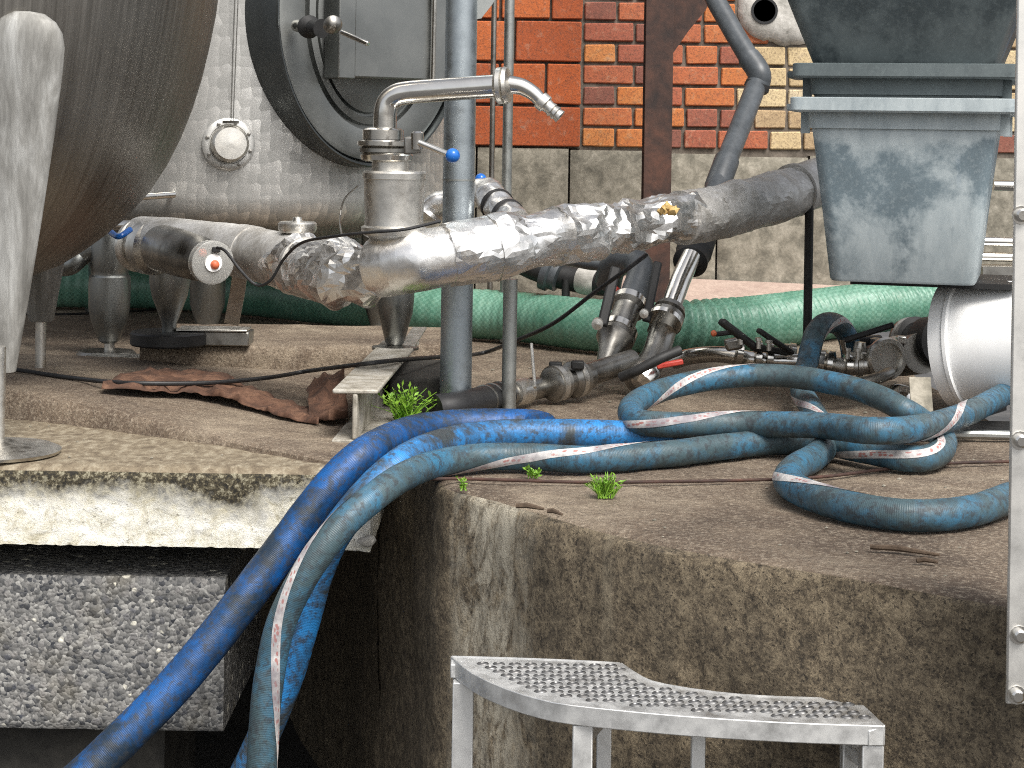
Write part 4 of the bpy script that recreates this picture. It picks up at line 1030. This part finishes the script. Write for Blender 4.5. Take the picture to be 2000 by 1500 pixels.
# low pipe on the deck
lp = thing('low_pipe', 'black hose end joined to a dark steel pipe by two clamps low on the deck', 'pipe', G(1090, 795))
q0, q1, q2, q3, q4 = G(905, 792, .035), G(985, 772, .035), G(1060, 757, .035), P(1130, 738, 840), P(1222, 708, 815)
MB().tube(catmull([G(850, 800, .032), q0, q1], .01), 0.032, 22).build('hose_end', M['black'], lp)
for k in (0.2, 0.45, 0.7):
    a = q0.lerp(q1, 0.35 + k * .7); MB().lathe(a, q1, [(0, .0325), (.0005, .0342), (.006, .0342), (.0065, .0325)], 24).build('hose_ridge', M['dsteel'], lp)
MB().tube([q0.lerp(q1, .8), q1, q2, q3], 0.024, 22).build('steel_pipe', M['dsteel'], lp)
MB().lathe(G(1000, 769, .035), G(1030, 763, .035), [(0, .024), (.02, .03), (.9, .03), (1, .024)], 24, True).build('union', M['steel2'], lp)
A = P(1072, 752, 855); B = P(1150, 735, 836)
MB().lathe(A, B, [(0, .028), (.05, .038), (.3, .042), (.36, .032), (.5, .031), (.56, .042), (.78, .042), (.84, .033), (1, .03)], 34, True).build('clamp_body', M['dsteel'], lp)
MB().lathe(A.lerp(B, .1), A.lerp(B, .3), [(0, .0425), (.016, .0425)], 30).build('clamp_ring', M['steel2'], lp)
MB().lathe(A.lerp(B, .58), A.lerp(B, .75), [(0, .0435), (.014, .0435)], 30).build('clamp_ring', M['steel2'], lp)
for x in (1085, 1128):
    c = P(x, 715 - (x - 1085) * .05, 850); MB().box(c, V((.015, 0, 0)), V((0, .012, 0)), V((0, 0, .010))).build('wing_nut', M['bplast'], lp, bevel=.004)
MB().tube([q3, q4, P(1235, 704, 812)], 0.027, 22).build('steel_pipe', M['dsteel'], lp)
MB().tube([G(1045, 757, .05), P(1038, 672, 850)], 0.0038, 10).build('sampling_rod', M['steel2'], lp)
MB().lathe(P(1044, 748, 852), P(1044, 735, 852), [(-.01, .012), (.012, .012), (.013, .007)], 14).build('rod_gland', M['dsteel'], lp)

# steel pipe with valves on the right
vp = thing('valve_run', 'steel pipe run with clamps and two black valve handles behind the blue loop', 'valve', G(1450, 745))
MB().tube(catmull([P(1318, 706, 770), P(1345, 697, 775), P(1390, 692, 780), P(1430, 695, 785), P(1475, 703, 790), P(1560, 706, 795)], .008), 0.0205, 22).build('pipe', M['steel'], vp)
for (x, y, r_) in ((1443, 688, .040), (1478, 698, .042), (1500, 700, .042), (1545, 698, .036)):
    MB().lathe(P(x - 7, y - 1, 790), P(x + 7, y + 1, 790), [(0, .7 * r_), (.1, r_), (.9, r_), (1, .7 * r_)], 26, True).build('clamp', M['steel'], vp)
MB().box(P(1432, 672, 795), V((.02, 0, .004)), V((0, .014, 0)), V((-.004, 0, .014))).build('valve_neck', M['dsteel'], vp, bevel=.006)
mb = MB(); mb.bar(P(1407, 626, 815), P(1482, 684, 808), 0.018, 0.026, (0, -1, .3)); mb.build('valve_handle', M['bplast'], vp, bevel=.007)
mb = MB(); mb.bar(P(1396, 653, 800), P(1440, 648, 800), 0.012, 0.012); mb.build('handle_stub', M['bplast'], vp, bevel=.004)
mb = MB(); mb.sphere(P(1394, 651, 802), .008, 10, 8); mb.build('orange_tip', M['orange'], vp)
mb = MB(); mb.bar(P(1480, 644, 812), P(1548, 690, 806), 0.012, 0.018, (0, -1, .3)); mb.build('valve_handle', M['bplast'], vp, bevel=.004)
mb = MB(); mb.bar(P(1478, 678, 800), P(1545, 690, 800), 0.02, 0.016); mb.build('valve_bonnet', M['bplast'], vp, bevel=.004)
MB().lathe(P(1540, 672, 800), P(1540, 700, 800), [(0, .010), (.03, .010)], 12).build('stem', M['steel'], vp)

pv = thing('pump_inlet', 'steel pump inlet with round clamp flange beside the white drum', 'pump', G(1750, 770))
MB().tube(catmull([P(1615, 712, 800), P(1660, 716, 805), P(1710, 712, 808), P(1737, 706, 806), P(1745, 690, 800), P(1748, 672, 790)], .006), 0.0215, 24).build('inlet_pipe', M['steel2'], pv)
MB().lathe(P(1600, 708, 800), P(1632, 712, 802), [(0, .026), (.1, .034), (.4, .034), (.5, .026), (.6, .034), (.9, .033), (1, .022)], 26, True).build('clamp', M['steel'], pv)
a = P(1728, 700, 812); dd = V((0.35, -1, 0.05)).normalized()
mb = MB(); mb.lathe(a, a + dd, [(0, .03), (0, .05), (.012, .052), (.02, .048), (.02, .038), (.01, .036)], 36); mb.build('clamp_flange', M['steel2'], pv)
MB().lathe(a - dd * .06, a, [(0, .03), (.06, .036)], 28).build('neck', M['dsteel'], pv)
MB().lathe(P(1735, 700, 770), P(1800, 690, 800), [(0, .045), (.5, .05), (1, .05)], 28, True).build('pump_casing', M['dsteel'], pv)
MB().lathe(P(1778, 672, 775), P(1845, 668, 800), [(0, .05), (.05, .066), (.2, .068), (.26, .055), (.5, .05), (.55, .065), (1, .065)], 36, True).build('motor_flange', M['bplast'], pv)
MB().lathe(P(1776, 674, 778), P(1790, 673, 782), [(0, .045), (0, .068), (.01, .070), (.014, .066)], 36).build('flange_ring', M['dsteel'], pv)
mb = MB(); mb.bar(P(1640, 668, 812), P(1746, 634, 818), 0.014, 0.018, (0, -1, .2)); mb.build('valve_handle', M['bplast'], pv, bevel=.004)
MB().tube([P(1645, 662, 815), P(1650, 690, 812)], .006, 10).build('stem', M['steel'], pv)
MB().box(P(1690, 668, 795), V((.04, 0, .004)), V((0, .015, 0)), V((0, 0, .014))).build('valve_bonnet', M['black'], pv, bevel=.005)
MB().box(P(1760, 664, 800), V((.012, 0, 0)), V((0, .012, 0)), V((0, 0, .010))).build('bolt_block', M['steel2'], pv, bevel=.004)
MB().tube(catmull([P(1740, 772, 850), P(1752, 762, 848), P(1772, 768, 846), P(1780, 790, 848), P(1782, 808, 848)], .006), .016, 18).build('drain_elbow', M['steel'], pv)
gg = G(1805, 848)
mb = MB(); mb.plate([V((gg.x - .024, gg.y, 0)), V((gg.x + .022, gg.y, 0)), V((gg.x + .034, gg.y + .10, .105)), V((gg.x - .012, gg.y + .10, .105))], .006); mb.build('foot_bracket', M['stone'], pv)
mb = MB(); mb.abox(gg.x - .06, gg.x + .4, gg.y - .002, gg.y + .16, 0.0, 0.006); mb.build('base_plate', M['bplast'], pv)
for (x0, y0, x1, y1, s_, r_, m_) in ((1648, 714, 1664, 715, 806, .033, 'steel'), (1672, 714, 1684, 714, 806, .03, 'steel2'), (1694, 713, 1702, 712, 808, .027, 'dsteel')):
    MB().lathe(P(x0, y0, s_), P(x1, y1, s_), [(0, .65 * r_), (.12, r_), (.88, r_), (1, .65 * r_)], 26, True).build('coupling_ring', M[m_], pv)
MB().lathe(P(1676, 712, 806), P(1680, 668, 806), [(0, .02), (.3, .02), (.34, .026), (.55, .026), (.6, .016), (1, .014)], 20, True).build('valve_neck', M['steel2'], pv)
MB().lathe(P(1712, 690, 800), P(1716, 660, 800), [(0, .014), (.5, .014), (.55, .02), (.9, .02), (1, .01)], 14, True).build('bleed_screw', M['dsteel'], pv)
MB().tube(catmull([P(1640, 752, 862), P(1680, 748, 858), P(1716, 738, 850), P(1738, 728, 840)], .008), .014, 16).build('bypass_pipe', M['dsteel'], pv)
for (x, y) in ((1655, 696), (1676, 697), (1447, 668), (1482, 676), (1502, 680)):
    MB().lathe(P(x, y, 812), P(x, y - 14, 812), [(-.006, .006), (.012, .006), (.013, .009), (.02, .009), (.021, 0)], 10).build('clamp_bolt', M['steel2'], pv if x > 1600 else vp)
# white drum lying on its side
A = P(1858, 672, 850); B = A + V((0.52, -0.36, 0.07))
dm = thing('white_drum', 'white plastic drum lying on its side with its rim to the left', 'drum', V((A.x + .2, A.y - .06, 0)))
rd = 0.145
MB().lathe(A, B, [(0.02, .128), (0.0, rd - .006), (0.002, rd), (.03, rd), (.034, rd - .004), (.5, rd - .020), (.51, rd - .03), (.51, 0)], 64).build('body', M['white'], dm, smooth=40)
ax = (B - A).normalized(); vv = (V((0, 0, 1)) - ax * ax.z).normalized(); hh = ax.cross(vv)
MB().lathe(A, B, [(.034, rd + .002), (.036, rd + .004), (.044, rd + .004), (.046, rd - .002)], 64).build('rim_band', M['white'], dm)
for k in range(14):
    a = -0.7 - 1.9 * k / 13 if False else math.pi * (0.92 + 0.62 * k / 13)
    for sgn in (1,):
        q = A + ax * .03 + (vv * math.cos(a) + hh * math.sin(a)) * (rd + .001)
        if q.y < A.y: MB().sphere(q, .005, 8, 6).build('rim_notch', M['white'], dm)
MB().lathe(A + ax * .03, A - ax, [(0, .127), (.002, .1)], 40).build('dark_mouth', M['black'], dm)
for d_ in (.1, .4):
    c = A + ax * d_; mb = MB(); mb.box(V((c.x, c.y, (c.z - .125) / 2)), hh * .06, ax * .012, V((0, 0, (c.z - .125) / 2))); mb.build('cradle', M['black'], dm)

# ================================================================== TUBS
FR = P(1902, 558, 903); FL = P(1622, 549, 884)
FR.z = FL.z = (FR.z + FL.z) / 2
uX = V((FR.x - FL.x, FR.y - FL.y, 0)); wB = uX.length; uX.normalize(); uY = V((-uX.y, uX.x, 0))
cT = (FR + FL) / 2 + uY * wB / 2; zT = FR.z
hT = 0.404; hb = wB / 2; ht_ = hb + 0.045
def rr_loop(hs, rad, z, n=6):
    out = []
    for (sx, sy, a0) in ((1, 1, 0), (-1, 1, 90), (-1, -1, 180), (1, -1, 270)):
        for k in range(n + 1):
            a = R(a0 + 90 * k / n); out.append(V((sx * (hs - rad) + rad * math.cos(a), sy * (hs - rad) + rad * math.sin(a), z)))
    return out
def tub(name, label, z0, mat, ang=0, hb=hb, tp=0.052):
    ht_ = hb + tp
    c = V((cT.x, cT.y, z0)); t = thing(name, label, 'tub', c, None)
    yaw = math.atan2(uX.y, uX.x) + ang
    Mx = Matrix.Rotation(yaw, 4, 'Z')
    def loops(prof, close_bottom=False):
        mb = MB(); n = 28; vs_ = []
        for (hs, rad, z) in prof: vs_ += [c + Mx @ q for q in rr_loop(hs, rad, z)]
        m_ = len(prof); fs = [(i * n + k, i * n + (k + 1) % n, (i + 1) * n + (k + 1) % n, (i + 1) * n + k) for i in range(m_ - 1) for k in range(n)]
        if close_bottom: fs += [tuple(range(n))[::-1], tuple((m_ - 1) * n + k for k in range(n))]
        return mb.add(vs_, fs)
    body = loops([(hb, .03, 0), (hb + .004, .03, .006), (hb + tp * .46, .03, .18), (hb + tp * .84, .03, .335), (hb + tp * .84 , .03, .336), (hb + tp * .96, .03, .337), (ht_, .03, hT - .02),
                  (ht_, .03, hT - .002), (ht_ - .006, .026, hT - .002), (hb + .0, .026, .02)], True)
    bo = body.build('body', mat, t, smooth=40)
    rim = loops([(ht_ - .001, .03, hT - .032), (ht_ + .030, .02, hT - .032), (ht_ + .034, .02, hT - .028), (ht_ + .034, .02, hT - .002), (ht_ + .030, .02, hT), (ht_ - .004, .03, hT)], False)
    rm = rim.build('rim', mat, t, smooth=40)
    for sx in (-1, 1):
        mb = MB(); cc = c + Mx @ V((sx * (ht_ + .045), 0, hT - .02)); mb.box(cc, (Mx @ V((.018, 0, 0))), (Mx @ V((0, .07, 0))), V((0, 0, .008))); mb.build('grip', mat, t, bevel=.004)
    for sx in (-1, 1):
        for sy in (-1, 1):
            mb = MB(); cc = c + Mx @ V((sx * (ht_ + .008), sy * (ht_ - .05), hT - .055)); mb.box(cc, Mx @ V((.010, 0, 0)), Mx @ V((0, .003, 0)), V((0, 0, .024))); mb.build('rib', mat, t)
    return t
tub('plastic_tub', 'lowest of three nested square tubs, pale grey with lime stains, above the white drum', zT, M['tub1'])
tub('plastic_tub', 'middle of three nested square tubs, only its dark rim showing between the others', zT + 0.074, M['tub2'], R(1.2))
tub('plastic_tub', 'topmost of three nested square tubs, dark slate grey and cut by the picture top', zT + 0.408, M['tub2'], R(-1.5), hb + .012, .15)
# the tubs stand on a low rack above the drum
rk = thing('tub_stand', 'dark steel stand under the stacked square tubs behind the white drum', 'stand', V((cT.x, cT.y, 0)))
for sx in (-1, 1):
    for sy in (1,):
        q = cT + uX * (.18 + sx * .05) + uY * .22; MB().lathe(V((q.x, q.y, 0)), V((q.x, q.y, 1)), [(0, .012), (zT - .012, .012)], 10).build('leg', M['bplast'], rk)
mb = MB(); mb.box(V((cT.x, cT.y, zT - .007)) + uY * .09 + uX * .06, uX * .18, uY * .15, V((0, 0, .006))); mb.build('shelf', M['bplast'], rk)

# rail rack at the right
rk = thing('steel_rail_rack', 'bright steel rails seen at right between the tubs and the aluminium post', 'rack', G(2060, 640))
for (x0, y0, x1, y1, s_, r_) in ((1940, 362, 2120, 367, 640, .016), (1915, 471, 2120, 476, 690, .013), (1915, 501, 2120, 506, 690, .013)):
    MB().tube([P(x0, y0, s_), P(x1, y1, s_)], r_, 14).build('rail', M['steel'], rk)
for (x, s_) in ((2100, 665), (2060, 690)):
    q = P(x, 350, s_); MB().abox(q.x - .02, q.x + .02, q.y - .02, q.y + .035, 0, q.z + .02).build('upright', M['galvd'], rk, bevel=.003)
a = P(1920, 520, 700); b = P(2110, 524, 700)
mb = MB(); mb.box((a + b) / 2 + V((0, .05, -.012)), V(((b.x - a.x) / 2, 0, 0)), V((0, .05, 0)), V((0, 0, .012))); mb.build('shelf', M['dsteel'], rk)

# ================================================================== BLUE HOSES
def hose(name, pts, r, mat, label, twist=None, ph=0.0, step=0.008, wdt=0.6):
    c = catmull(pts, step)
    base = min(c, key=lambda p: p.z)
    t = thing(name, label, 'hose', V((c[len(c) // 2].x, c[len(c) // 2].y, 0)))
    mb = MB(); mb.tube(c, r, 26, lambda L, a, p: 0.0006 * nz(p, 30)); body = mb.build('jacket', M[mat], t, smooth=60)
    if twist is not None:
        fr = mb.ring_frames(c); vs_ = []; L = 0; Ls = []; n = 6
        for i, p in enumerate(c):
            if i: L += (p - c[i - 1]).length
            Ls.append(L); a0 = twist(L) if callable(twist) else ph + twist * L
            for k in range(n + 1):
                a = a0 + wdt * (k / n - .5)
                vs_.append(p + (fr[i][1] * math.cos(a) + fr[i][2] * math.sin(a)) * (r + .0008 + 0.0006 * nz(p, 30)))
        fs = []; uvs = []
        for i in range(len(c) - 1):
            for k in range(n):
                fs.append((i * (n + 1) + k, i * (n + 1) + k + 1, (i + 1) * (n + 1) + k + 1, (i + 1) * (n + 1) + k))
                uvs.append(((Ls[i], k / n), (Ls[i], (k + 1) / n), (Ls[i + 1], (k + 1) / n), (Ls[i + 1], k / n)))
        MB().add(vs_, fs, uvs).build('printed_stripe', M['stripe'], t, smooth=60)
    return t
zA = 0.034
hose('dark_blue_hose', [G(1062, 838, zA), G(1035, 832, zA), G(960, 830, zA), G(880, 833, zA), G(800, 846, zA), G(725, 880, zA), P(664, 930, 1088), P(606, 1000, 1096), P(540, 1088, 1105), P(470, 1180, 1115), P(400, 1270, 1125), P(320, 1362, 1135), P(230, 1452, 1145), P(140, 1535, 1155), P(20, 1620, 1165), P(-150, 1650, 1165)],
     0.033, 'hoseA', 'dark blue hose running down furthest left past the aggregate block')
hose('bright_blue_hose', [G(1420, 853, .03), G(1330, 853, .03), G(1230, 850, .03), G(1100, 847, .03), G(980, 848, .03), G(880, 862, .03), P(800, 893, 1085), P(745, 935, 1105), P(694, 990, 1115), P(645, 1060, 1120), P(615, 1135, 1118), P(592, 1220, 1115), P(562, 1320, 1112), P(522, 1420, 1110), P(480, 1510, 1110), P(430, 1600, 1110), P(400, 1650, 1110)],
     0.0285, 'hoseB', 'bright blue hose lying between the dark blue and the worn teal hose')
zc = .026
def twC(L):
    return 4.3 - 8.0 * (L - 0.2)
hC = [P(470, 1640, 1195), P(505, 1560, 1195), P(512, 1480, 1195), P(517, 1400, 1195), P(528, 1310, 1195), P(552, 1210, 1195), P(600, 1115, 1195), P(660, 1035, 1188), P(725, 975, 1172), P(790, 930, 1140), G(860, 904, zc), G(950, 892, zc), G(1050, 893, zc), G(1150, 897, zc), G(1300, 887, zc), G(1400, 874, zc), G(1500, 864, zc), G(1600, 864, .03), G(1700, 882, .03), G(1780, 896, zc), G(1825, 890, zc), G(1843, 872, zc), G(1838, 852, .03),
      G(1795, 818, .05), G(1765, 800, .07), G(1700, 769, .09), G(1600, 743, .10), G(1500, 733, .10), G(1400, 739, .09), G(1310, 757, .075), G(1252, 780, .065), G(1230, 803, .06), G(1250, 824, .06), G(1330, 830, .06), G(1450, 828, .06), G(1600, 831, .075), G(1700, 841, .085), G(1790, 836, .08), G(1880, 811, .06), G(1950, 776, .06), G(2010, 742, .05), G(2100, 715, .03), G(2220, 700, .03)]
hose('worn_teal_hose', hC, 0.0248, 'hoseC', 'worn teal hose with printed white stripe, curling into the big loop on the deck', twC)
hE = [G(2260, 900, zc), G(2120, 930, zc), G(1985, 968, zc), G(1900, 997, zc), G(1800, 1007, zc), G(1700, 998, zc), G(1610, 977, zc), G(1552, 953, zc), G(1538, 934, zc), G(1556, 912, zc), G(1590, 893, zc), G(1612, 868, zc), G(1602, 830, zc), P(1580, 790, 900), P(1566, 765, 880), P(1566, 738, 850), P(1576, 712, 835), P(1583, 680, 830), P(1592, 652, 826), P(1610, 632, 818), P(1636, 634, 806), P(1656, 660, 800), P(1664, 700, 796)]
hose('looped_blue_hose', hE, 0.0252, 'hoseC', 'faded blue hose bending round on the deck at lower right and up to the valve', lambda L: 1.0 - 7.5 * L)

# cables on the deck
cable('black_cable', [G(-60, 712, .06), G(30, 722, .055), G(140, 738, .05), G(250, 748, .06), G(400, 748, .055), G(520, 738, .05), G(600, 725, .05), G(700, 712, .115), G(780, 703, .115), G(860, 697, .09), G(940, 690, .06), P(1000, 668, 800), P(1080, 632, 830), P(1160, 572, 850), P(1230, 522, 860), P(1262, 498, 850)], 0.005, None, 'black', 'black cable trailing over the plinth and I beam up to the foil pipe')
cable('thin_cable', [G(-40, 612, .01), G(100, 614, .006), G(220, 610, .006), G(310, 604, .006)], 0.004, None, 'black', 'thin black cable on the deck in front of the green hose at left')
cable('shadow_line_wire', [G(760, 938, .006), G(880, 935, .005), G(1000, 938, .005), G(1150, 942, .005), G(1350, 940, .005), G(1520, 936, .005), G(1620, 930, .005), G(1730, 916, .005), G(1850, 905, .005), G(2050, 900, .005)], 0.003, None, 'rusty', 'added brown wire drawing a shadow line on the deck just in front of the worn teal hose', 'wire')  # wire added where a faint shadow line crosses the deck
cable('grey_conduit', [G(1680, 850, .012), G(1850, 848, .012), G(2060, 852, .012), G(2200, 850, .012)], 0.010, None, 'galvd', 'grey conduit lying on the deck behind the hose at right', 'conduit')

# ================================================================== ALUMINIUM POST (right)
sP = 1530
a = P(1978, 600, sP); xL = P(1966, 1378, sP).x
zlo = P(1970, 1376, sP).z
ps = thing('aluminium_post', 'pale flat aluminium post with hex bolts along the right picture edge', 'post', V((xL + .04, a.y, zlo)))
MB().abox(xL, xL + 0.085, a.y, a.y + 0.008, zlo, 1.6).build('plate', M['aluplate'], ps, bevel=.002)
MB().abox(xL + .077, xL + .085, a.y + .0085, a.y + 0.06, zlo, 1.6).build('return_flange', M['aluplate'], ps, bevel=.002)
for (x, y) in ((1990, 1240), (1985, 1357), (1994, 420), (1992, 860)):
    q = P(x, y, sP)
    MB().lathe(q, q + V((0, -1, 0)), [(-.0, .012), (.002, .012), (.002, .0088), (.009, .0085), (.011, .006), (.011, 0)], 6 if False else 12).build('bolt', M['steel'], ps)
    if False: MB().lathe(q + V((0, .009, 0)), q + V((0, 1, 0)), [(0, .005), (.16, .005)], 10).build('bolt_shank', M['dsteel'], ps)

# ================================================================== STEP
zS = -0.18
top_front = catmull([G(*q, zS) for q in [(882, 1283), (925, 1317), (990, 1347), (1055, 1367), (1120, 1379), (1300, 1397), (1473, 1409), (1600, 1415), (1727, 1419)]], .03)
top_back = catmull([G(*q, zS) for q in [(1670, 1366), (1500, 1361), (1400, 1353), (1300, 1338), (1255, 1324), (1212, 1296)]], .03) + catmull([G(*q, zS) for q in [(1212, 1296), (1100, 1290), (990, 1286), (882, 1283)]], .05)[1:-1]
poly = top_front + top_back
gS = V((sum(p.x for p in poly) / len(poly), sum(p.y for p in poly) / len(poly), ZY))
st = thing('aluminium_step', 'curved aluminium step stool with studded tread in front of the concrete platform', 'step stool', gS)
RH = 0.026
MB().prism([(p.x, p.y) for p in poly], zS - 0.005, zS).build('tread_plate', M['alu'], st, bevel=.001, smooth=20)
def rail(pts, name):
    mb = MB()
    c_ = gS
    vs_ = []; n = len(pts)
    for i, p in enumerate(pts):
        a = pts[max(i - 1, 0)]; b = pts[min(i + 1, n - 1)]; t = (b - a).normalized(); nr = V((t.y, -t.x, 0))
        for (d, z) in ((0.002, .002), (0.002, -RH), (-.022, -RH), (-.022, -.0055)):
            q = p + nr * d; vs_.append(V((q.x, q.y, zS + z)))
        
    fs = [(i * 4 + k, i * 4 + (k + 1) % 4, (i + 1) * 4 + (k + 1) % 4, (i + 1) * 4 + k) for i in range(n - 1) for k in range(4)] + [(0, 1, 2, 3), tuple((n - 1) * 4 + k for k in (3, 2, 1, 0))]
    return mb.add(vs_, fs).build(name, M['alu'], st, bevel=.0015, smooth=20)
rail(top_front, 'front_rail'); 
rail(catmull([G(*q, zS) for q in [(1727, 1419), (1670, 1366)]], .05), 'side_rail')
rail(catmull([G(*q, zS) for q in [(1670, 1366), (1500, 1361), (1400, 1353), (1300, 1338), (1255, 1324), (1212, 1296)]], .03), 'back_rail')
rail(catmull([G(*q, zS) for q in [(1212, 1296), (1100, 1290), (990, 1286), (882, 1283)]], .05), 'back_rail')
def leg_at(px, py, w_=0.030, dx=0, dy=0):
    q = G(px, py, zS); x, y = q.x + dx, q.y + dy
    MB().abox(x, x + w_, y, y + w_, ZY + .006, zS - RH - .001).build('leg', M['alu'], st, bevel=.002)
    MB().abox(x - .002, x + w_ + .002, y - .002, y + w_ + .002, ZY, ZY + .006).build('foot_cap', M['black'], st)
leg_at(886, 1287, .032, 0, -.03); leg_at(1120, 1381, .028, 0, .004); leg_at(1686, 1419, .030, 0, .004)
leg_at(1196, 1310, .022, -.02, .02); leg_at(1350, 1347, .020, 0, -.02); leg_at(1640, 1368, .026, 0, -.03)
MB().bar(G(1125, 1385, zS) + V((.014, .03, -.045)), G(1200, 1312, zS) + V((0, 0, -.045)), .02, .02).build('brace', M['alu'], st, bevel=.002)
MB().bar(G(1690, 1419, zS) + V((.014, .03, -.06)), G(1645, 1372, zS) + V((.01, -.02, -.06)), .02, .02).build('brace', M['alu'], st, bevel=.002)
# tread studs: too small and many to pick apart
def inside(x, y, pl):
    c = False; n = len(pl); j = n - 1
    for i in range(n):
        if (pl[i].y > y) != (pl[j].y > y) and x < (pl[j].x - pl[i].x) * (y - pl[i].y) / (pl[j].y - pl[i].y) + pl[i].x: c = not c
        j = i
    return c
mb = MB(); shr = [gS.lerp(p, .955) for p in poly]
xs = [p.x for p in poly]; ys = [p.y for p in poly]
row = 0; y = min(ys)
while y < max(ys):
    x = min(xs) + (0.012 if row % 2 else 0)
    while x < max(xs):
        if all(inside(x + a, y + b, poly) for a, b in ((.012, 0), (-.012, 0), (0, .015), (0, -.028), (.008, -.025), (-.008, -.025))):
            n = 10; vs_ = []
            for (sc_, z) in ((1.0, 0.0002), (.85, .0018), (.55, .0024), (.42, .0006)):
                vs_ += [V((x + .0095 * sc_ * math.cos(2 * math.pi * k / n), y + .0072 * sc_ * math.sin(2 * math.pi * k / n), zS + z)) for k in range(n)]
            fs = [(i * n + k, i * n + (k + 1) % n, (i + 1) * n + (k + 1) % n, (i + 1) * n + k) for i in range(3) for k in range(n)] + [tuple(3 * n + k for k in range(n))]
            mb.add(vs_, fs)
        x += .024
    y += .019; row += 1
o = mb.build('tread_studs', M['stud'], st, smooth=60); o['kind'] = 'stuff'

# ================================================================== WEEDS AND TWIGS
def weed(label, g, n, h, spread, seed, lw=.006, blade=False, lr=1.0):
    rnd = random.Random(seed); mb = MB(); st_ = MB()
    for k in range(n):
        a = rnd.uniform(0, 6.28); l = h * rnd.uniform(.5, 1.1); lean = rnd.uniform(.1, 1.0) * spread
        tip = g + V((math.cos(a) * lean, math.sin(a) * lean * .7, l)); b0 = g + V((rnd.uniform(-.3, .3) * spread, rnd.uniform(-.2, .2) * spread, 0)); mid = b0.lerp(tip, .55) + V((0, 0, l * .15))
        st_.tube([b0, mid, tip], [.0011, .0009, .0005], 5)
        nl = 1 if blade else 5
        for j in range(nl):
            p = b0.lerp(mid, .3 + .7 * j / 4) if (j < 3 and not blade) else mid.lerp(tip, rnd.random())
            d = V((rnd.uniform(-1, 1), rnd.uniform(-1, 1), rnd.uniform(.0, 1.0))).normalized(); L_ = lw * rnd.uniform(1.2, 2.4) * lr
            sd_ = d.cross(V((rnd.uniform(-.5, .5), rnd.uniform(-.5, .5), 1))).normalized() * lw * .5 * rnd.uniform(.7, 1.2)
            mb.add([p, p + d * L_ * .5 + sd_, p + d * L_, p + d * L_ * .5 - sd_ + V((0, 0, .001))], [(0, 1, 2, 3)])
    t = thing('weed', label, 'weed', g)
    mb.build('leaves', M['leaf'], t, smooth=0, fixn=False); st_.build('stems', M['leaf'], t)
weed('bushy bright green weed growing beside the I beam behind the dark blue hose', G(792, 832), 52, .075, .08, 1, .0085)
weed('small straggly weed at the foot of the thick galvanised post', G(862, 818), 16, .045, .045, 2, .008)
weed('lone green tuft on the open deck in front of the worn teal hose', G(1182, 972), 60, .036, .042, 3, .0032, False, 2.2)
weed('sparse seedling at the platform corner under the worn teal hose', G(905, 958), 7, .02, .022, 4, .005)
weed('dark little weed poking out under the printed stripe of the hose', G(1040, 934), 9, .02, .03, 5, .006)
weed('single pale seedling between the bright blue and worn teal hoses', G(958, 878), 4, .04, .010, 6, .006)
def twig(p, q, r_, lab):
    mb = MB(); m1 = p.lerp(q, .4) + V((0, .004, .002)); mb.tube([p, m1, q], [r_, r_ * 1.2, r_ * .6], 7)
    tag(mb.build('twig', M['straw']), lab, 'twig')
twig(G(1008, 988, .004), G(1062, 994, .004), .004, 'dark twig at the deck edge left of the lime streak')
twig(G(1070, 998, .004), G(1098, 1005, .004), .0035, 'shorter twig at the deck edge above the lime streak')
twig(G(1700, 1068, .004), G(1835, 1084, .004), .004, 'long pale twig on the deck near the right front edge')
twig(G(1790, 1095, .004), G(1832, 1098, .004), .0035, 'short dark twig in front of the long pale twig')
# pale stub under the slab end
mb = MB(); mb.lathe(P(728, 1056, 1085), P(692, 1062, 1095), [(-.002, 0), (0, .006), (.008, .012), (.016, .010), (.03, .006), (.034, 0)], 9)
mb.v = [tuple(V(q) + V((nz(q, 60), nz(q, 70), nz(q, 65))) * .006) for q in mb.v]
tag(mb.build('cement_lump', M['render'], smooth=60), 'small pale cement lump stuck under the slab end by the hoses', 'lump')

rp = random.Random(21); mb = MB()
for k in range(420):
    x = rp.uniform(-1.3, 1.6); y = rp.uniform(2.6, 5.2)
    fy = min(front, key=lambda p: abs(p.x - x)).y if x > XR else sl[0].y
    if y < fy + 0.05: continue
    r_ = rp.choice((.002, .0025, .003, .003, .004, .005)); c = V((x, y, deck_z(x, y) + r_ * .3))
    vs_ = [c + V((r_ * rp.uniform(.7, 1.4) * a, r_ * rp.uniform(.7, 1.4) * b, r_ * rp.uniform(.5, .9) * d)) for a, b, d in ((1, 0, 0), (-1, 0, 0), (0, 1, 0), (0, -1, 0), (0, 0, 1), (0, 0, -1))]
    mb.add(vs_, [(0, 2, 4), (2, 1, 4), (1, 3, 4), (3, 0, 4), (2, 0, 5), (1, 2, 5), (3, 1, 5), (0, 3, 5)])
o = mb.build('grit', M['stone'], smooth=0); o['kind'] = 'stuff'; tag(o, 'loose grit and small stones scattered over the concrete deck', 'grit')
for o in list(bpy.data.objects):
    if '_b' in o: del o['_b']
